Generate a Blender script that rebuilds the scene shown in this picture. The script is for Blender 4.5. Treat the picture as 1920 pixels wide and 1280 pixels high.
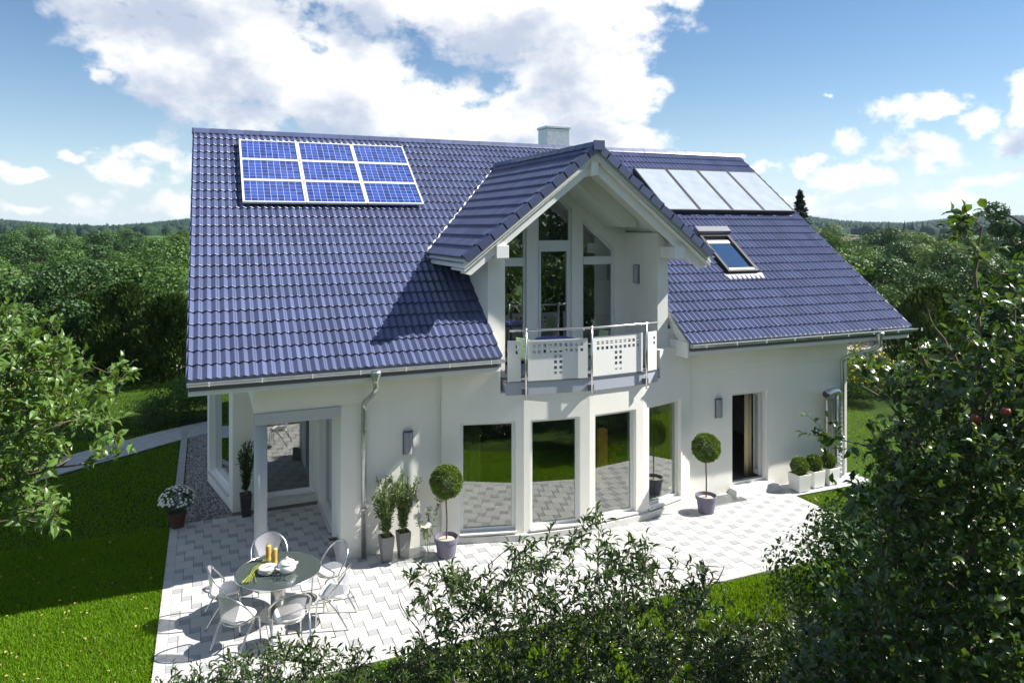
import bpy, math, random
import numpy as np
from mathutils import Vector, Matrix
random.seed(7); RNG = np.random.default_rng(7)
R = math.radians
for o in list(bpy.data.objects): bpy.data.objects.remove(o)
SC = bpy.context.scene
COL = SC.collection

# ------------------------------------------------------------ camera
FPX, TH, HC, HY = 1369.0, R(22.7), 6.4, 424.0          # focal length in photo pixels, yaw, eye height, horizon row
S_, C_ = math.sin(TH), math.cos(TH)
cam = bpy.data.cameras.new('camera'); cam.sensor_width = 36; cam.sensor_fit = 'HORIZONTAL'
cam.lens = 36*FPX/1920; cam.shift_y = -(640-HY)/1920; cam.clip_end = 12000; cam.clip_start = .05
camo = bpy.data.objects.new('camera', cam); COL.objects.link(camo)
camo.location = (0, 0, HC); camo.rotation_euler = (R(90), 0, -TH); SC.camera = camo
# ------------------------------------------------------------ sun, sky, exposure
SUNV = Vector((1.04, -.265, 1.0)).normalized()
sun = bpy.data.lights.new('sun', 'SUN'); sun.energy = 5.0; sun.angle = R(.53); sun.color = (1, .955, .88)
suno = bpy.data.objects.new('sun', sun); COL.objects.link(suno)
suno.rotation_euler = SUNV.to_track_quat('Z', 'Y').to_euler(); suno.location = (30, -10, 30)
SC.view_settings.view_transform = 'Standard'; SC.view_settings.look = 'None'
SC.view_settings.exposure = 1.15; SC.view_settings.gamma = 1; SC.view_settings.use_curve_mapping = False

def ray(x, y):
    u = (x-960)/FPX; v = (HY-y)/FPX
    return Vector((u*C_+S_, -u*S_+C_, v))
def at_z(x, y, z=0.):
    r = ray(x, y); return Vector((0, 0, HC)) + r*((z-HC)/r.z)
def at_d(x, y, d): return Vector((0, 0, HC)) + ray(x, y)*d
def at_Y(x, y, Y):
    r = ray(x, y); return Vector((0, 0, HC)) + r*(Y/r.y)

# ------------------------------------------------------------ world: Nishita sky with cumulus clouds
W = bpy.data.worlds.new('World'); SC.world = W; W.use_nodes = True
nt = W.node_tree; N = nt.nodes; L = nt.links; N.clear()
def nd(tree, typ, **kw):
    n = tree.nodes.new(typ)
    for k, v in kw.items(): setattr(n, k, v)
    return n
def mth(tree, op, a, b=None, c=None, clamp=False):
    n = tree.nodes.new('ShaderNodeMath'); n.operation = op; n.use_clamp = clamp
    for i, v in enumerate((a, b, c)):
        if v is None: continue
        if isinstance(v, (int, float)): n.inputs[i].default_value = v
        else: tree.links.new(v, n.inputs[i])
    return n.outputs[0]
def vmth(tree, op, a, b=None):
    n = tree.nodes.new('ShaderNodeVectorMath'); n.operation = op
    for i, v in enumerate((a, b)):
        if v is None: continue
        if isinstance(v, (tuple, list, Vector)): n.inputs[i].default_value = v
        else: tree.links.new(v, n.inputs[i])
    return n.outputs[1] if op in ('LENGTH', 'DOT_PRODUCT') else n.outputs[0]
def azel(x, y):
    r = ray(x, y).normalized(); return math.atan2(r.x, r.y), math.asin(r.z)
# cumulus banks: (photo x, y, half width, half height in photo pixels)
BANKS = [(330,-40,300,85),(230,18,190,26),(480,110,300,110),(330,130,130,90),(620,170,240,90),(560,215,240,50),(760,200,190,70),(700,-20,330,95),
         (960,30,190,120),(1090,70,170,130),(1130,180,130,75),(960,225,190,65),(1120,260,140,40),(880,170,60,50),
         (235,328,90,26),(320,300,46,20),(140,372,80,18),(30,330,60,16),(130,292,40,12),(330,385,60,22),
         (1665,212,66,20),(1575,250,26,24),(1760,205,34,12),(1725,285,62,24),(1845,240,30,26),(1950,190,70,90),(1930,270,60,44),
         (1600,338,95,20),(1520,305,30,9),(1800,375,120,20),(1640,390,170,18),(1420,310,50,14),(1470,370,90,20),(1560,404,200,12),(1880,330,90,16),(60,395,120,12),(1250,330,60,20),(1548,180,14,8),(175,145,20,16),(1240,-14,60,18)]
g = bpy.data.node_groups.new('cloud_density', 'ShaderNodeTree')
g.interface.new_socket('Vector', in_out='INPUT', socket_type='NodeSocketVector')
g.interface.new_socket('Density', in_out='OUTPUT', socket_type='NodeSocketFloat')
gi = g.nodes.new('NodeGroupInput'); go = g.nodes.new('NodeGroupOutput')
D = vmth(g, 'NORMALIZE', gi.outputs[0])
wn = nd(g, 'ShaderNodeTexNoise'); wn.inputs['Scale'].default_value = 17; wn.inputs['Detail'].default_value = 4; wn.inputs['Roughness'].default_value = .6
g.links.new(D, wn.inputs['Vector'])
wv = vmth(g, 'SUBTRACT', wn.outputs['Color'], (.5, .5, .5)); wv = vmth(g, 'MULTIPLY', wv, (.085, .085, .06))
Dw = vmth(g, 'ADD', D, wv)
sx = nd(g, 'ShaderNodeSeparateXYZ'); g.links.new(Dw, sx.inputs[0])
az = mth(g, 'ARCTAN2', sx.outputs[0], sx.outputs[1]); el = mth(g, 'ARCSINE', sx.outputs[2])
cb = nd(g, 'ShaderNodeCombineXYZ'); g.links.new(az, cb.inputs[0]); g.links.new(el, cb.inputs[1])
acc = None
for (bx_, by_, hw, hh) in BANKS:
    a0, e0 = azel(bx_, by_); a1, _ = azel(bx_+hw, by_); _, e1 = azel(bx_, by_-hh)
    v = vmth(g, 'SUBTRACT', cb.outputs[0], (a0, e0, 0)); v = vmth(g, 'MULTIPLY', v, (1/abs(a1-a0), 1/abs(e1-e0), 0))
    kk = min(1.1, max(.42, hh/75)); m = mth(g, 'MULTIPLY_ADD', vmth(g, 'LENGTH', v), -kk, kk)
    acc = m if acc is None else mth(g, 'MAXIMUM', acc, m)
acc = mth(g, 'MAXIMUM', acc, -1.0)
# the same kind of broken cumulus over the rest of the sky
vz = vmth(g, 'MULTIPLY', D, (2.6, 2.6, 5.0))
gn = nd(g, 'ShaderNodeTexNoise'); gn.inputs['Scale'].default_value = 1.0; gn.inputs['Detail'].default_value = 2
g.links.new(vz, gn.inputs['Vector'])
gen = mth(g, 'MULTIPLY_ADD', gn.outputs['Fac'], 5.0, -2.9)
fw = vmth(g, 'DOT_PRODUCT', D, (S_, C_, 0))
mk = nd(g, 'ShaderNodeMapRange'); g.links.new(fw, mk.inputs[0]); mk.inputs[1].default_value = .55; mk.inputs[2].default_value = .75
mk.inputs[3].default_value = 0; mk.inputs[4].default_value = -2
acc = mth(g, 'MAXIMUM', acc, mth(g, 'ADD', gen, mk.outputs[0]))
fn = nd(g, 'ShaderNodeTexNoise'); fn.inputs['Scale'].default_value = 11; fn.inputs['Detail'].default_value = 6; fn.inputs['Roughness'].default_value = .58
vf = vmth(g, 'MULTIPLY', D, (1, 1, 1.5)); g.links.new(vf, fn.inputs['Vector'])
dens = mth(g, 'ADD', acc, mth(g, 'MULTIPLY_ADD', fn.outputs['Fac'], 2.5, -1.25))
g.links.new(dens, go.inputs[0])
tc = nd(nt, 'ShaderNodeTexCoord')
def dn(off):
    gnode = nt.nodes.new('ShaderNodeGroup'); gnode.node_tree = g
    v = vmth(nt, 'ADD', vmth(nt, 'NORMALIZE', tc.outputs['Generated']), off); L.new(v, gnode.inputs[0]); return gnode.outputs[0]
d0 = dn((0, 0, 0)); d1 = dn((.022, -.007, .052))
def mr(v, a, b, c, d, smooth=True):
    n = nd(nt, 'ShaderNodeMapRange'); n.interpolation_type = 'SMOOTHSTEP' if smooth else 'LINEAR'
    L.new(v, n.inputs[0])
    for i, q in enumerate((a, b, c, d)): n.inputs[i+1].default_value = q
    return n.outputs[0]
alpha = mr(d0, -.12, .32, 0, 1)
sz = nd(nt, 'ShaderNodeSeparateXYZ'); L.new(tc.outputs['Generated'], sz.inputs[0])
low = mth(nt, 'MULTIPLY', mth(nt, 'EXPONENT', mth(nt, 'MULTIPLY', mth(nt, 'ABSOLUTE', sz.outputs[2]), -13.0)), .82)      # pale summer haze low over the horizon
shd = mr(d1, -.05, 1.15, 0, 1)
sky = nd(nt, 'ShaderNodeTexSky', sky_type='NISHITA'); sky.sun_disc = False
sky.sun_elevation = math.asin(SUNV.z); sky.sun_rotation = math.atan2(SUNV.x, SUNV.y)
sky.altitude = 400; sky.air_density = 1.0; sky.dust_density = .05; sky.ozone_density = 1.8
cc = nd(nt, 'ShaderNodeMix', data_type='RGBA'); L.new(shd, cc.inputs[0])
cc.inputs[6].default_value = (9.6, 9.5, 9.3, 1); cc.inputs[7].default_value = (4.6, 5.2, 6.4, 1)
mx = nd(nt, 'ShaderNodeMix', data_type='RGBA'); L.new(alpha, mx.inputs[0])
hzm = nd(nt, 'ShaderNodeMix', data_type='RGBA'); L.new(low, hzm.inputs[0]); hsv = nd(nt, 'ShaderNodeHueSaturation'); hsv.inputs['Saturation'].default_value = 1.18; L.new(sky.outputs[0], hsv.inputs['Color']); L.new(hsv.outputs[0], hzm.inputs[6]); hzm.inputs[7].default_value = (6.2, 7.4, 8.6, 1)
L.new(hzm.outputs[2], mx.inputs[6]); L.new(cc.outputs[2], mx.inputs[7])
bg = nd(nt, 'ShaderNodeBackground'); L.new(mx.outputs[2], bg.inputs[0]); bg.inputs[1].default_value = .056
wo = nd(nt, 'ShaderNodeOutputWorld'); L.new(bg.outputs[0], wo.inputs[0])

# ------------------------------------------------------------ materials
MATS = {}
def mat(name, col, rough=.6, metal=0., spec=.5, var=0., vscale=3., bump=0., bscale=60., coat=0., col2=None, island=False, objrand=False, alpha=None, emit=None):
    m = bpy.data.materials.new(name); m.use_nodes = True; t = m.node_tree; p = t.nodes['Principled BSDF']
    p.inputs['Base Color'].default_value = (*col, 1); p.inputs['Roughness'].default_value = rough
    p.inputs['Metallic'].default_value = metal; p.inputs['Specular IOR Level'].default_value = spec
    if coat: p.inputs['Coat Weight'].default_value = coat; p.inputs['Coat Roughness'].default_value = .08
    tcn = t.nodes.new('ShaderNodeTexCoord')
    if var or col2 or island or objrand:
        c2 = col2 if col2 else tuple(max(0, c*(1-var)) for c in col)
        c1 = col if col2 else tuple(min(1, c*(1+var)) for c in col)
        mixn = t.nodes.new('ShaderNodeMix'); mixn.data_type = 'RGBA'
        mixn.inputs[6].default_value = (*c1, 1); mixn.inputs[7].default_value = (*c2, 1)
        if island or objrand:
            ge = t.nodes.new('ShaderNodeNewGeometry'); f = ge.outputs['Random Per Island']
            if objrand:
                oi = t.nodes.new('ShaderNodeObjectInfo'); f = mth(t, 'FRACT', mth(t, 'ADD', f, oi.outputs['Random']))
        else:
            n = t.nodes.new('ShaderNodeTexNoise'); n.inputs['Scale'].default_value = vscale; n.inputs['Detail'].default_value = 6
            t.links.new(tcn.outputs['Object'], n.inputs['Vector'])
            rr = t.nodes.new('ShaderNodeMapRange'); t.links.new(n.outputs['Fac'], rr.inputs[0]); rr.inputs[1].default_value = .3; rr.inputs[2].default_value = .7; f = rr.outputs[0]
        t.links.new(f, mixn.inputs[0]); t.links.new(mixn.outputs[2], p.inputs['Base Color'])
    if bump:
        n = t.nodes.new('ShaderNodeTexNoise'); n.inputs['Scale'].default_value = bscale; n.inputs['Detail'].default_value = 4
        t.links.new(tcn.outputs['Object'], n.inputs['Vector'])
        b = t.nodes.new('ShaderNodeBump'); b.inputs['Strength'].default_value = bump; b.inputs['Distance'].default_value = .02
        t.links.new(n.outputs['Fac'], b.inputs['Height']); t.links.new(b.outputs[0], p.inputs['Normal'])
    if emit: p.inputs['Emission Color'].default_value = (*emit[0], 1); p.inputs['Emission Strength'].default_value = emit[1]
    MATS[name] = m; return m
def leafmat(name, c1, c2, trans=.3, rough=.38, spec=.5, patch=None):
    m = mat(name, c1, rough, spec=spec, col2=c2, island=True); t = m.node_tree; p = t.nodes['Principled BSDF']; out = t.nodes['Material Output']
    tr = t.nodes.new('ShaderNodeBsdfTranslucent'); mixn = [n for n in t.nodes if n.type == 'MIX'][0]
    if patch:       # broad patches of another tone
        tcn = [n for n in t.nodes if n.type == 'TEX_COORD'][0]; nz = t.nodes.new('ShaderNodeTexNoise'); nz.inputs['Scale'].default_value = patch[1]; nz.inputs['Detail'].default_value = 4; t.links.new(tcn.outputs['Object'], nz.inputs['Vector'])
        rr = t.nodes.new('ShaderNodeMapRange'); t.links.new(nz.outputs['Fac'], rr.inputs[0]); rr.inputs[1].default_value = .42; rr.inputs[2].default_value = .72
        m2 = t.nodes.new('ShaderNodeMix'); m2.data_type = 'RGBA'; t.links.new(rr.outputs[0], m2.inputs[0]); t.links.new(mixn.outputs[2], m2.inputs[6]); m2.inputs[7].default_value = (*patch[0], 1); t.links.new(m2.outputs[2], p.inputs['Base Color']); mixn = m2
    hs = t.nodes.new('ShaderNodeHueSaturation'); hs.inputs['Hue'].default_value = .47; hs.inputs['Saturation'].default_value = 1.15; hs.inputs['Value'].default_value = 1.5
    t.links.new(mixn.outputs[2], hs.inputs['Color']); t.links.new(hs.outputs[0], tr.inputs[0])
    ms = t.nodes.new('ShaderNodeMixShader'); ms.inputs[0].default_value = trans
    t.links.new(p.outputs[0], ms.inputs[1]); t.links.new(tr.outputs[0], ms.inputs[2]); t.links.new(ms.outputs[0], out.inputs[0]); return m
def glassmat(name, tint=(.8, .86, .84), boost=2.6, ior=1.5, base=.16):
    m = bpy.data.materials.new(name); m.use_nodes = True; t = m.node_tree; t.nodes.clear()
    o = t.nodes.new('ShaderNodeOutputMaterial'); tr = t.nodes.new('ShaderNodeBsdfTransparent'); tr.inputs[0].default_value = (*tint, 1)
    gl = t.nodes.new('ShaderNodeBsdfGlossy'); gl.inputs['Roughness'].default_value = .003
    ge = t.nodes.new('ShaderNodeNewGeometry'); cs = mth(t, 'ABSOLUTE', vmth(t, 'DOT_PRODUCT', ge.outputs['Normal'], ge.outputs['Incoming']))
    f0 = ((ior-1)/(ior+1))**2; sch = mth(t, 'MULTIPLY_ADD', mth(t, 'POWER', mth(t, 'SUBTRACT', 1.0, cs), 5.0), 1-f0, f0)
    ms = t.nodes.new('ShaderNodeMixShader'); t.links.new(mth(t, 'MULTIPLY_ADD', sch, boost, base, clamp=True), ms.inputs[0])
    t.links.new(tr.outputs[0], ms.inputs[1]); t.links.new(gl.outputs[0], ms.inputs[2]); t.links.new(ms.outputs[0], o.inputs[0])
    MATS[name] = m; return m
mat('stucco', (.82, .81, .75), .9, spec=.2, var=.025, vscale=1.3, bump=.35, bscale=170)
def _weather():
    m = MATS['stucco']; t = m.node_tree; p = t.nodes['Principled BSDF']; src = p.inputs['Base Color'].links[0].from_socket; tcn = [n for n in t.nodes if n.type == 'TEX_COORD'][0]
    sp = t.nodes.new('ShaderNodeSeparateXYZ'); t.links.new(tcn.outputs['Object'], sp.inputs[0])
    st = vmth(t, 'MULTIPLY', tcn.outputs['Object'], (7., 7., 1.1)); nz = t.nodes.new('ShaderNodeTexNoise'); nz.inputs['Scale'].default_value = 1.0; nz.inputs['Detail'].default_value = 6; t.links.new(st, nz.inputs['Vector'])
    f = mth(t, 'MULTIPLY', mth(t, 'MULTIPLY_ADD', nz.outputs['Fac'], 3.0, -1.35, clamp=True), .055)      # rain streaks
    n2 = t.nodes.new('ShaderNodeTexNoise'); n2.inputs['Scale'].default_value = 14; n2.inputs['Detail'].default_value = 5; t.links.new(tcn.outputs['Object'], n2.inputs['Vector'])
    sl = mth(t, 'MULTIPLY', mth(t, 'SUBTRACT', mth(t, 'MULTIPLY', n2.outputs['Fac'], .42), sp.outputs[2]), 3.0, clamp=True)   # soil splashes along the foot of the wall
    mm = t.nodes.new('ShaderNodeMix'); mm.data_type = 'RGBA'; t.links.new(mth(t, 'ADD', f, mth(t, 'MULTIPLY', sl, .5), clamp=True), mm.inputs[0]); t.links.new(src, mm.inputs[6]); mm.inputs[7].default_value = (.46, .43, .36, 1); t.links.new(mm.outputs[2], p.inputs['Base Color'])
_weather()
mat('white_paint', (.80, .80, .78), .45, var=.02, vscale=4)
mat('frame_white', (.72, .74, .74), .35)
mat('tile_blue', (.074, .090, .176), .34, spec=.6, var=.15, vscale=5, objrand=True, bump=.06, bscale=220)
mat('tile_dark', (.035, .04, .085), .5)
mat('zinc', (.50, .52, .53), .32, metal=.85, var=.12, vscale=9)
mat('steel', (.62, .62, .61), .22, metal=1., var=.05, vscale=20)
mat('steel_brushed', (.55, .55, .53), .34, metal=1.)
mat('slate_grey', (.13, .14, .17), .6)
mat('porch_grey', (.48, .50, .53), .5)
mat('balcony_grey', (.42, .45, .52), .5, var=.03)
mat('soffit', (.70, .71, .66), .6)
mat('lead', (.25, .25, .27), .5, metal=.2)
mat('valley_sheet', (.75, .75, .73), .5)
mat('paver_light', (.46, .455, .44), .85, spec=.25, var=.07, objrand=True, bump=.15, bscale=120)
mat('paver_dark', (.32, .325, .335), .85, spec=.25, var=.06, objrand=True, bump=.15, bscale=120)
mat('joint', (.13, .125, .11), .95)
mat('threshold', (.55, .55, .53), .7, var=.03)
mat('lawn', (.024, .048, .005), .95, spec=.1, var=.3, vscale=1.6)  # sheet colour darkened to stand for the shade between grass blades
mat('meadow', (.07, .13, .035), .95, spec=.1, var=.3, vscale=.05)
mat('path_stone', (.42, .43, .44), .9, var=.12, vscale=5)
mat('gravel_road', (.34, .31, .27), .95, var=.1, vscale=2)
mat('pebble', (.34, .32, .32), .8, var=.45, island=True)
mat('bark', (.11, .085, .06), .9, var=.25, vscale=14, bump=.4, bscale=40)
mat('bark_grey', (.20, .18, .15), .9, var=.25, vscale=14)
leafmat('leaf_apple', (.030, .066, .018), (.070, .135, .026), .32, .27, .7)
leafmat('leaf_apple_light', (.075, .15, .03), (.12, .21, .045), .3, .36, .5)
leafmat('leaf_privet', (.030, .062, .020), (.07, .12, .026), .28, .30, .6)
leafmat('leaf_tree', (.036, .088, .022), (.085, .16, .034), .28, .5, .3)
leafmat('leaf_tree_pale', (.075, .135, .038), (.13, .20, .06), .28, .5, .3)
leafmat('leaf_tree_dark', (.020, .056, .018), (.052, .108, .028), .22, .5, .3)
leafmat('leaf_thuja', (.018, .044, .010), (.05, .095, .016), .15, .6, .2)
leafmat('leaf_spruce', (.012, .03, .014), (.03, .06, .022), .08, .6, .2)
leafmat('leaf_forest', (.010, .026, .018), (.022, .046, .022), 0.0, .8, .1)
leafmat('leaf_box', (.06, .125, .014), (.13, .215, .03), .2, .4, .3)
leafmat('leaf_olive', (.09, .15, .05), (.16, .22, .08), .2, .4, .4)
leafmat('grass_blade', (.085, .195, .006), (.145, .285, .010), .38, .5, .2, ((.135, .27, .012), .8))
leafmat('yellow_flower', (.55, .42, .02), (.75, .62, .05), .2, .6, .2)
leafmat('white_petal', (.78, .78, .70), (.85, .85, .78), .2, .6, .2)
leafmat('litter', (.35, .25, .08), (.5, .42, .2), .2, .7, .2)
mat('petal_centre', (.65, .5, .02), .7)
glassmat('window_glass'); glassmat('clear_glass', (.96, .975, .975), .9, 1.45, .0)
glassmat('roof_glass', (.25, .3, .35), 3.0, 1.55, .55)
mat('pv_cell', (.026, .055, .24), .22, spec=.6, coat=.35, var=.35, island=True)
mat('pv_back', (.50, .55, .68), .5)
mat('alu', (.78, .78, .76), .38, metal=.35)
mat('dark_metal', (.03, .03, .035), .45, metal=.2)
mat('collector', (.36, .40, .44), .2, spec=.6, coat=.8, var=.10, vscale=2.2)
mat('pot_purple', (.135, .13, .185), .55, var=.06)
mat('pot_grey', (.21, .21, .215), .6, var=.08)
mat('pot_black', (.03, .028, .03), .45)
mat('pot_white', (.74, .74, .72), .5)
mat('pot_terracotta', (.09, .04, .028), .7)
mat('soil', (.05, .038, .028), .95)
mat('soil_chips', (.45, .40, .33), .9, var=.3, vscale=40)
mat('cushion', (.82, .81, .78), .9, spec=.2)
mat('cushion_under', (.42, .30, .16), .8)
mat('table_top', (.055, .07, .068), .12, spec=.6, coat=.3)
mat('wood_gold', (.50, .32, .07), .45, var=.15, vscale=30)
mat('porcelain', (.80, .80, .79), .18, coat=.4)
mat('stalk_green', (.23, .27, .04), .5, var=.2, vscale=20)
mat('curtain_green', (.20, .26, .05), .9)
mat('sofa_green', (.05, .16, .02), .85)
mat('room_floor', (.20, .17, .13), .5)
mat('room_wall', (.30, .28, .25), .9)
mat('curtain_cream', (.55, .47, .30), .9)
mat('plastic_blue', (.05, .07, .42), .4); mat('plastic_green', (.36, .52, .30), .5)
mat('apple_red', (.30, .06, .05), .35, var=.3, vscale=12)
mat('brown_roof', (.17, .11, .08), .8, var=.2); mat('cream_wall', (.62, .58, .50), .9)
mat('lamp_glow', (.2, .14, .05), .5, emit=((1, .55, .12), .05))
def _meshmetal():
    m = mat('mesh_metal', (.40, .40, .45), .42, metal=.35); t = m.node_tree; p = t.nodes['Principled BSDF']; o = t.nodes['Material Output']
    tcn = t.nodes.new('ShaderNodeTexCoord'); sc_ = vmth(t, 'MULTIPLY', tcn.outputs['Object'], (520., 520., 520.)); s = t.nodes.new('ShaderNodeSeparateXYZ'); t.links.new(sc_, s.inputs[0])
    a = mth(t, 'SINE', s.outputs[0]); b = mth(t, 'SINE', s.outputs[2]); h = mth(t, 'GREATER_THAN', mth(t, 'MULTIPLY', a, b), .55)
    tr = t.nodes.new('ShaderNodeBsdfTransparent'); ms = t.nodes.new('ShaderNodeMixShader'); t.links.new(h, ms.inputs[0])
    t.links.new(p.outputs[0], ms.inputs[1]); t.links.new(tr.outputs[0], ms.inputs[2]); t.links.new(ms.outputs[0], o.inputs[0])
_meshmetal()

# ------------------------------------------------------------ scene-graph helpers
def tag(o, label=None, cat=None, group=None, kind=None):
    if label: o['label'] = label
    if cat: o['category'] = cat
    if group: o['group'] = group
    if kind: o['kind'] = kind
    return o
def link(name, me, m=None, parent=None, loc=None, inv=None):
    o = bpy.data.objects.new(name, me); COL.objects.link(o)
    if m and me and not me.materials: me.materials.append(MATS[m])
    if parent is not None:
        o.parent = parent
        if inv is not None: o.matrix_parent_inverse = Matrix.Translation(-Vector(inv))
    if loc is not None: o.location = loc
    return o
def thing(name, label, cat, loc=(0, 0, 0), rz=0, group=None):
    o = bpy.data.objects.new(name, None); COL.objects.link(o); o.location = loc; o.rotation_euler = (0, 0, rz); o.empty_display_size = .2
    return tag(o, label, cat, group)
def copy_tree(o, parent=None):
    c = o.copy(); COL.objects.link(c); c.parent = parent
    for ch in list(o.children): copy_tree(ch, c)
    return c
class MB:
    def __init__(s): s.v = []; s.f = []
    def add(s, vs, fs):
        b = len(s.v); s.v += [tuple(v) for v in vs]; s.f += [tuple(i+b for i in f) for f in fs]; return s
    def box(s, x0, x1, y0, y1, z0, z1):
        return s.add([(x0,y0,z0),(x1,y0,z0),(x1,y1,z0),(x0,y1,z0),(x0,y0,z1),(x1,y0,z1),(x1,y1,z1),(x0,y1,z1)],
                     [(0,3,2,1),(4,5,6,7),(0,1,5,4),(1,2,6,5),(2,3,7,6),(3,0,4,7)])
    def hexa(s, p):    # 8 points, bottom 4 ccw then top 4
        return s.add(p, [(0,3,2,1),(4,5,6,7),(0,1,5,4),(1,2,6,5),(2,3,7,6),(3,0,4,7)])
    def prism(s, poly, z0, z1):
        n = len(poly)
        return s.add([(x,y,z0) for x,y in poly]+[(x,y,z1) for x,y in poly],
                     [tuple(range(n-1,-1,-1)), tuple(range(n,2*n))]+[(i,(i+1)%n,n+(i+1)%n,n+i) for i in range(n)])
    def prism_xz(s, poly, y0, y1):      # polygon in x,z swept along y
        n = len(poly)
        return s.add([(x,y0,z) for x,z in poly]+[(x,y1,z) for x,z in poly],
                     [tuple(range(n)), tuple(range(2*n-1,n-1,-1))]+[(i,n+i,n+(i+1)%n,(i+1)%n) for i in range(n)])
    def tube(s, pts, r, n=8, caps=True):
        pts = [Vector(p) for p in pts]; k = len(pts); rs = r if isinstance(r, (list, tuple)) else [r]*k
        b = len(s.v); up = None
        for i, p in enumerate(pts):
            t = (pts[min(i+1,k-1)]-pts[max(i-1,0)]).normalized()
            if up is None: up = Vector((0,0,1)) if abs(t.z) < .9 else Vector((1,0,0))
            a = t.cross(up)
            if a.length < 1e-4: a = t.cross(Vector((0,1,0)))
            a.normalize(); bb = a.cross(t).normalized(); up = bb
            for j in range(n):
                q = 2*math.pi*j/n; s.v.append(tuple(p+(a*math.cos(q)+bb*math.sin(q))*rs[i]))
        for i in range(k-1):
            for j in range(n):
                s.f.append((b+i*n+j, b+i*n+(j+1)%n, b+(i+1)*n+(j+1)%n, b+(i+1)*n+j))
        if caps: s.f.append(tuple(b+j for j in range(n-1,-1,-1))); s.f.append(tuple(b+(k-1)*n+j for j in range(n)))
        return s
    def lathe(s, prof, n=20, c=(0,0,0)):
        b = len(s.v)
        for r_, z in prof:
            for j in range(n):
                q = 2*math.pi*j/n; s.v.append((c[0]+r_*math.cos(q), c[1]+r_*math.sin(q), c[2]+z))
        for i in range(len(prof)-1):
            for j in range(n):
                s.f.append((b+i*n+j, b+i*n+(j+1)%n, b+(i+1)*n+(j+1)%n, b+(i+1)*n+j))
        s.f.append(tuple(b+j for j in range(n-1,-1,-1))); s.f.append(tuple(b+(len(prof)-1)*n+j for j in range(n))); return s
    def mesh(s, name='m', smooth=False):
        me = bpy.data.meshes.new(name); me.from_pydata(s.v, [], s.f); me.update()
        if smooth: me.polygons.foreach_set('use_smooth', [True]*len(me.polygons))
        return me
    def build(s, name, m, parent=None, smooth=False, loc=None, inv=None):
        return link(name, s.mesh(name, smooth), m, parent, loc, inv)
def bevel(o, w=.006, seg=2):
    md = o.modifiers.new('bevel', 'BEVEL'); md.width = w; md.segments = seg; md.limit_method = 'ANGLE'; return o
def np_mesh(name, V, F):      # V (n,3), F (m,k) all same k
    me = bpy.data.meshes.new(name); V = np.asarray(V, np.float32); F = np.asarray(F, np.int32); k = F.shape[1]
    me.vertices.add(len(V)); me.vertices.foreach_set('co', V.ravel())
    me.loops.add(F.size); me.loops.foreach_set('vertex_index', F.ravel())
    me.polygons.add(len(F)); me.polygons.foreach_set('loop_start', np.arange(0, F.size, k, dtype=np.int32))
    me.polygons.foreach_set('loop_total', np.full(len(F), k, np.int32)); me.update(calc_edges=True); return me
def spline(pts, n=6):
    P = [Vector(p) for p in pts]; P = [P[0]*2-P[1]]+P+[P[-1]*2-P[-2]]; out = []
    for i in range(1, len(P)-2):
        a, b, c, d = P[i-1:i+3]
        for k in range(n):
            t = k/n; out.append(.5*((2*b)+(c-a)*t+(2*a-5*b+4*c-d)*t*t+(3*b-a-3*c+d)*t**3))
    out.append(P[-2]); return out

# leaves: template along +y, normal +z
def leaf_t(kind):
    if kind == 'blade':  return np.array([(-.5,0,0),(.5,0,0),(.12,.6,.1),(0,1,.28)]), [(0,1,2),(0,2,3)]
    if kind == 'simple': return np.array([(0,0,0),(.5,.45,.10),(0,1,-.05),(-.5,.45,.10)]), [(0,1,2),(0,2,3)]
    V = [(0,0,0)]
    for y, w, z in ((.25,.40,.04),(.6,.45,.03)): V += [(-w,y,z+.12),(0,y,z),(w,y,z+.12)]
    V.append((0,1,-.13))
    F = [(0,2,1),(0,3,2),(1,2,5),(1,5,4),(2,3,6),(2,6,5),(4,5,7),(5,6,7)]
    return np.array(V, float), F
def leaves(name, P, Dr, U, Ln, Wd, kind='full'):
    P = np.asarray(P, float); Dr = np.asarray(Dr, float); U = np.asarray(U, float)
    Ln = np.broadcast_to(np.asarray(Ln, float), (len(P),)); Wd = np.broadcast_to(np.asarray(Wd, float), (len(P),))
    Dr = Dr/np.maximum(1e-6, np.linalg.norm(Dr, axis=1, keepdims=True))
    X = np.cross(Dr, U); X /= np.maximum(1e-6, np.linalg.norm(X, axis=1, keepdims=True)); Z = np.cross(X, Dr)
    T, F = leaf_t(kind)
    V = P[:,None,:] + X[:,None,:]*(T[None,:,0:1]*Wd[:,None,None]) + Dr[:,None,:]*(T[None,:,1:2]*Ln[:,None,None]) + Z[:,None,:]*(T[None,:,2:3]*Ln[:,None,None])
    k = len(T); FF = (np.array(F)[None]+ (np.arange(len(P))*k)[:,None,None]).reshape(-1, 3)
    return np_mesh(name, V.reshape(-1, 3), FF)
def rdir(n, rng=RNG):
    v = rng.normal(size=(n, 3)); return v/np.linalg.norm(v, axis=1, keepdims=True)
W.cycles.sampling_method = 'MANUAL'; W.cycles.sample_map_resolution = 512

# ============================================================ GROUND
def sheet(name, poly, z, m, kind='structure'):
    me = bpy.data.meshes.new(name); me.from_pydata([(x, y, z) for x, y in poly], [], [tuple(range(len(poly)))]); me.update()
    o = link(name, me, m); tag(o, kind=kind); return o
sheet('ground', [(-5000,-3000),(5000,-3000),(5000,5000),(-5000,5000)], -.09, 'meadow')
sheet('lawn', [(-16,-6),(30,-6),(30,34),(-16,34)], -.04, 'lawn')
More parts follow.
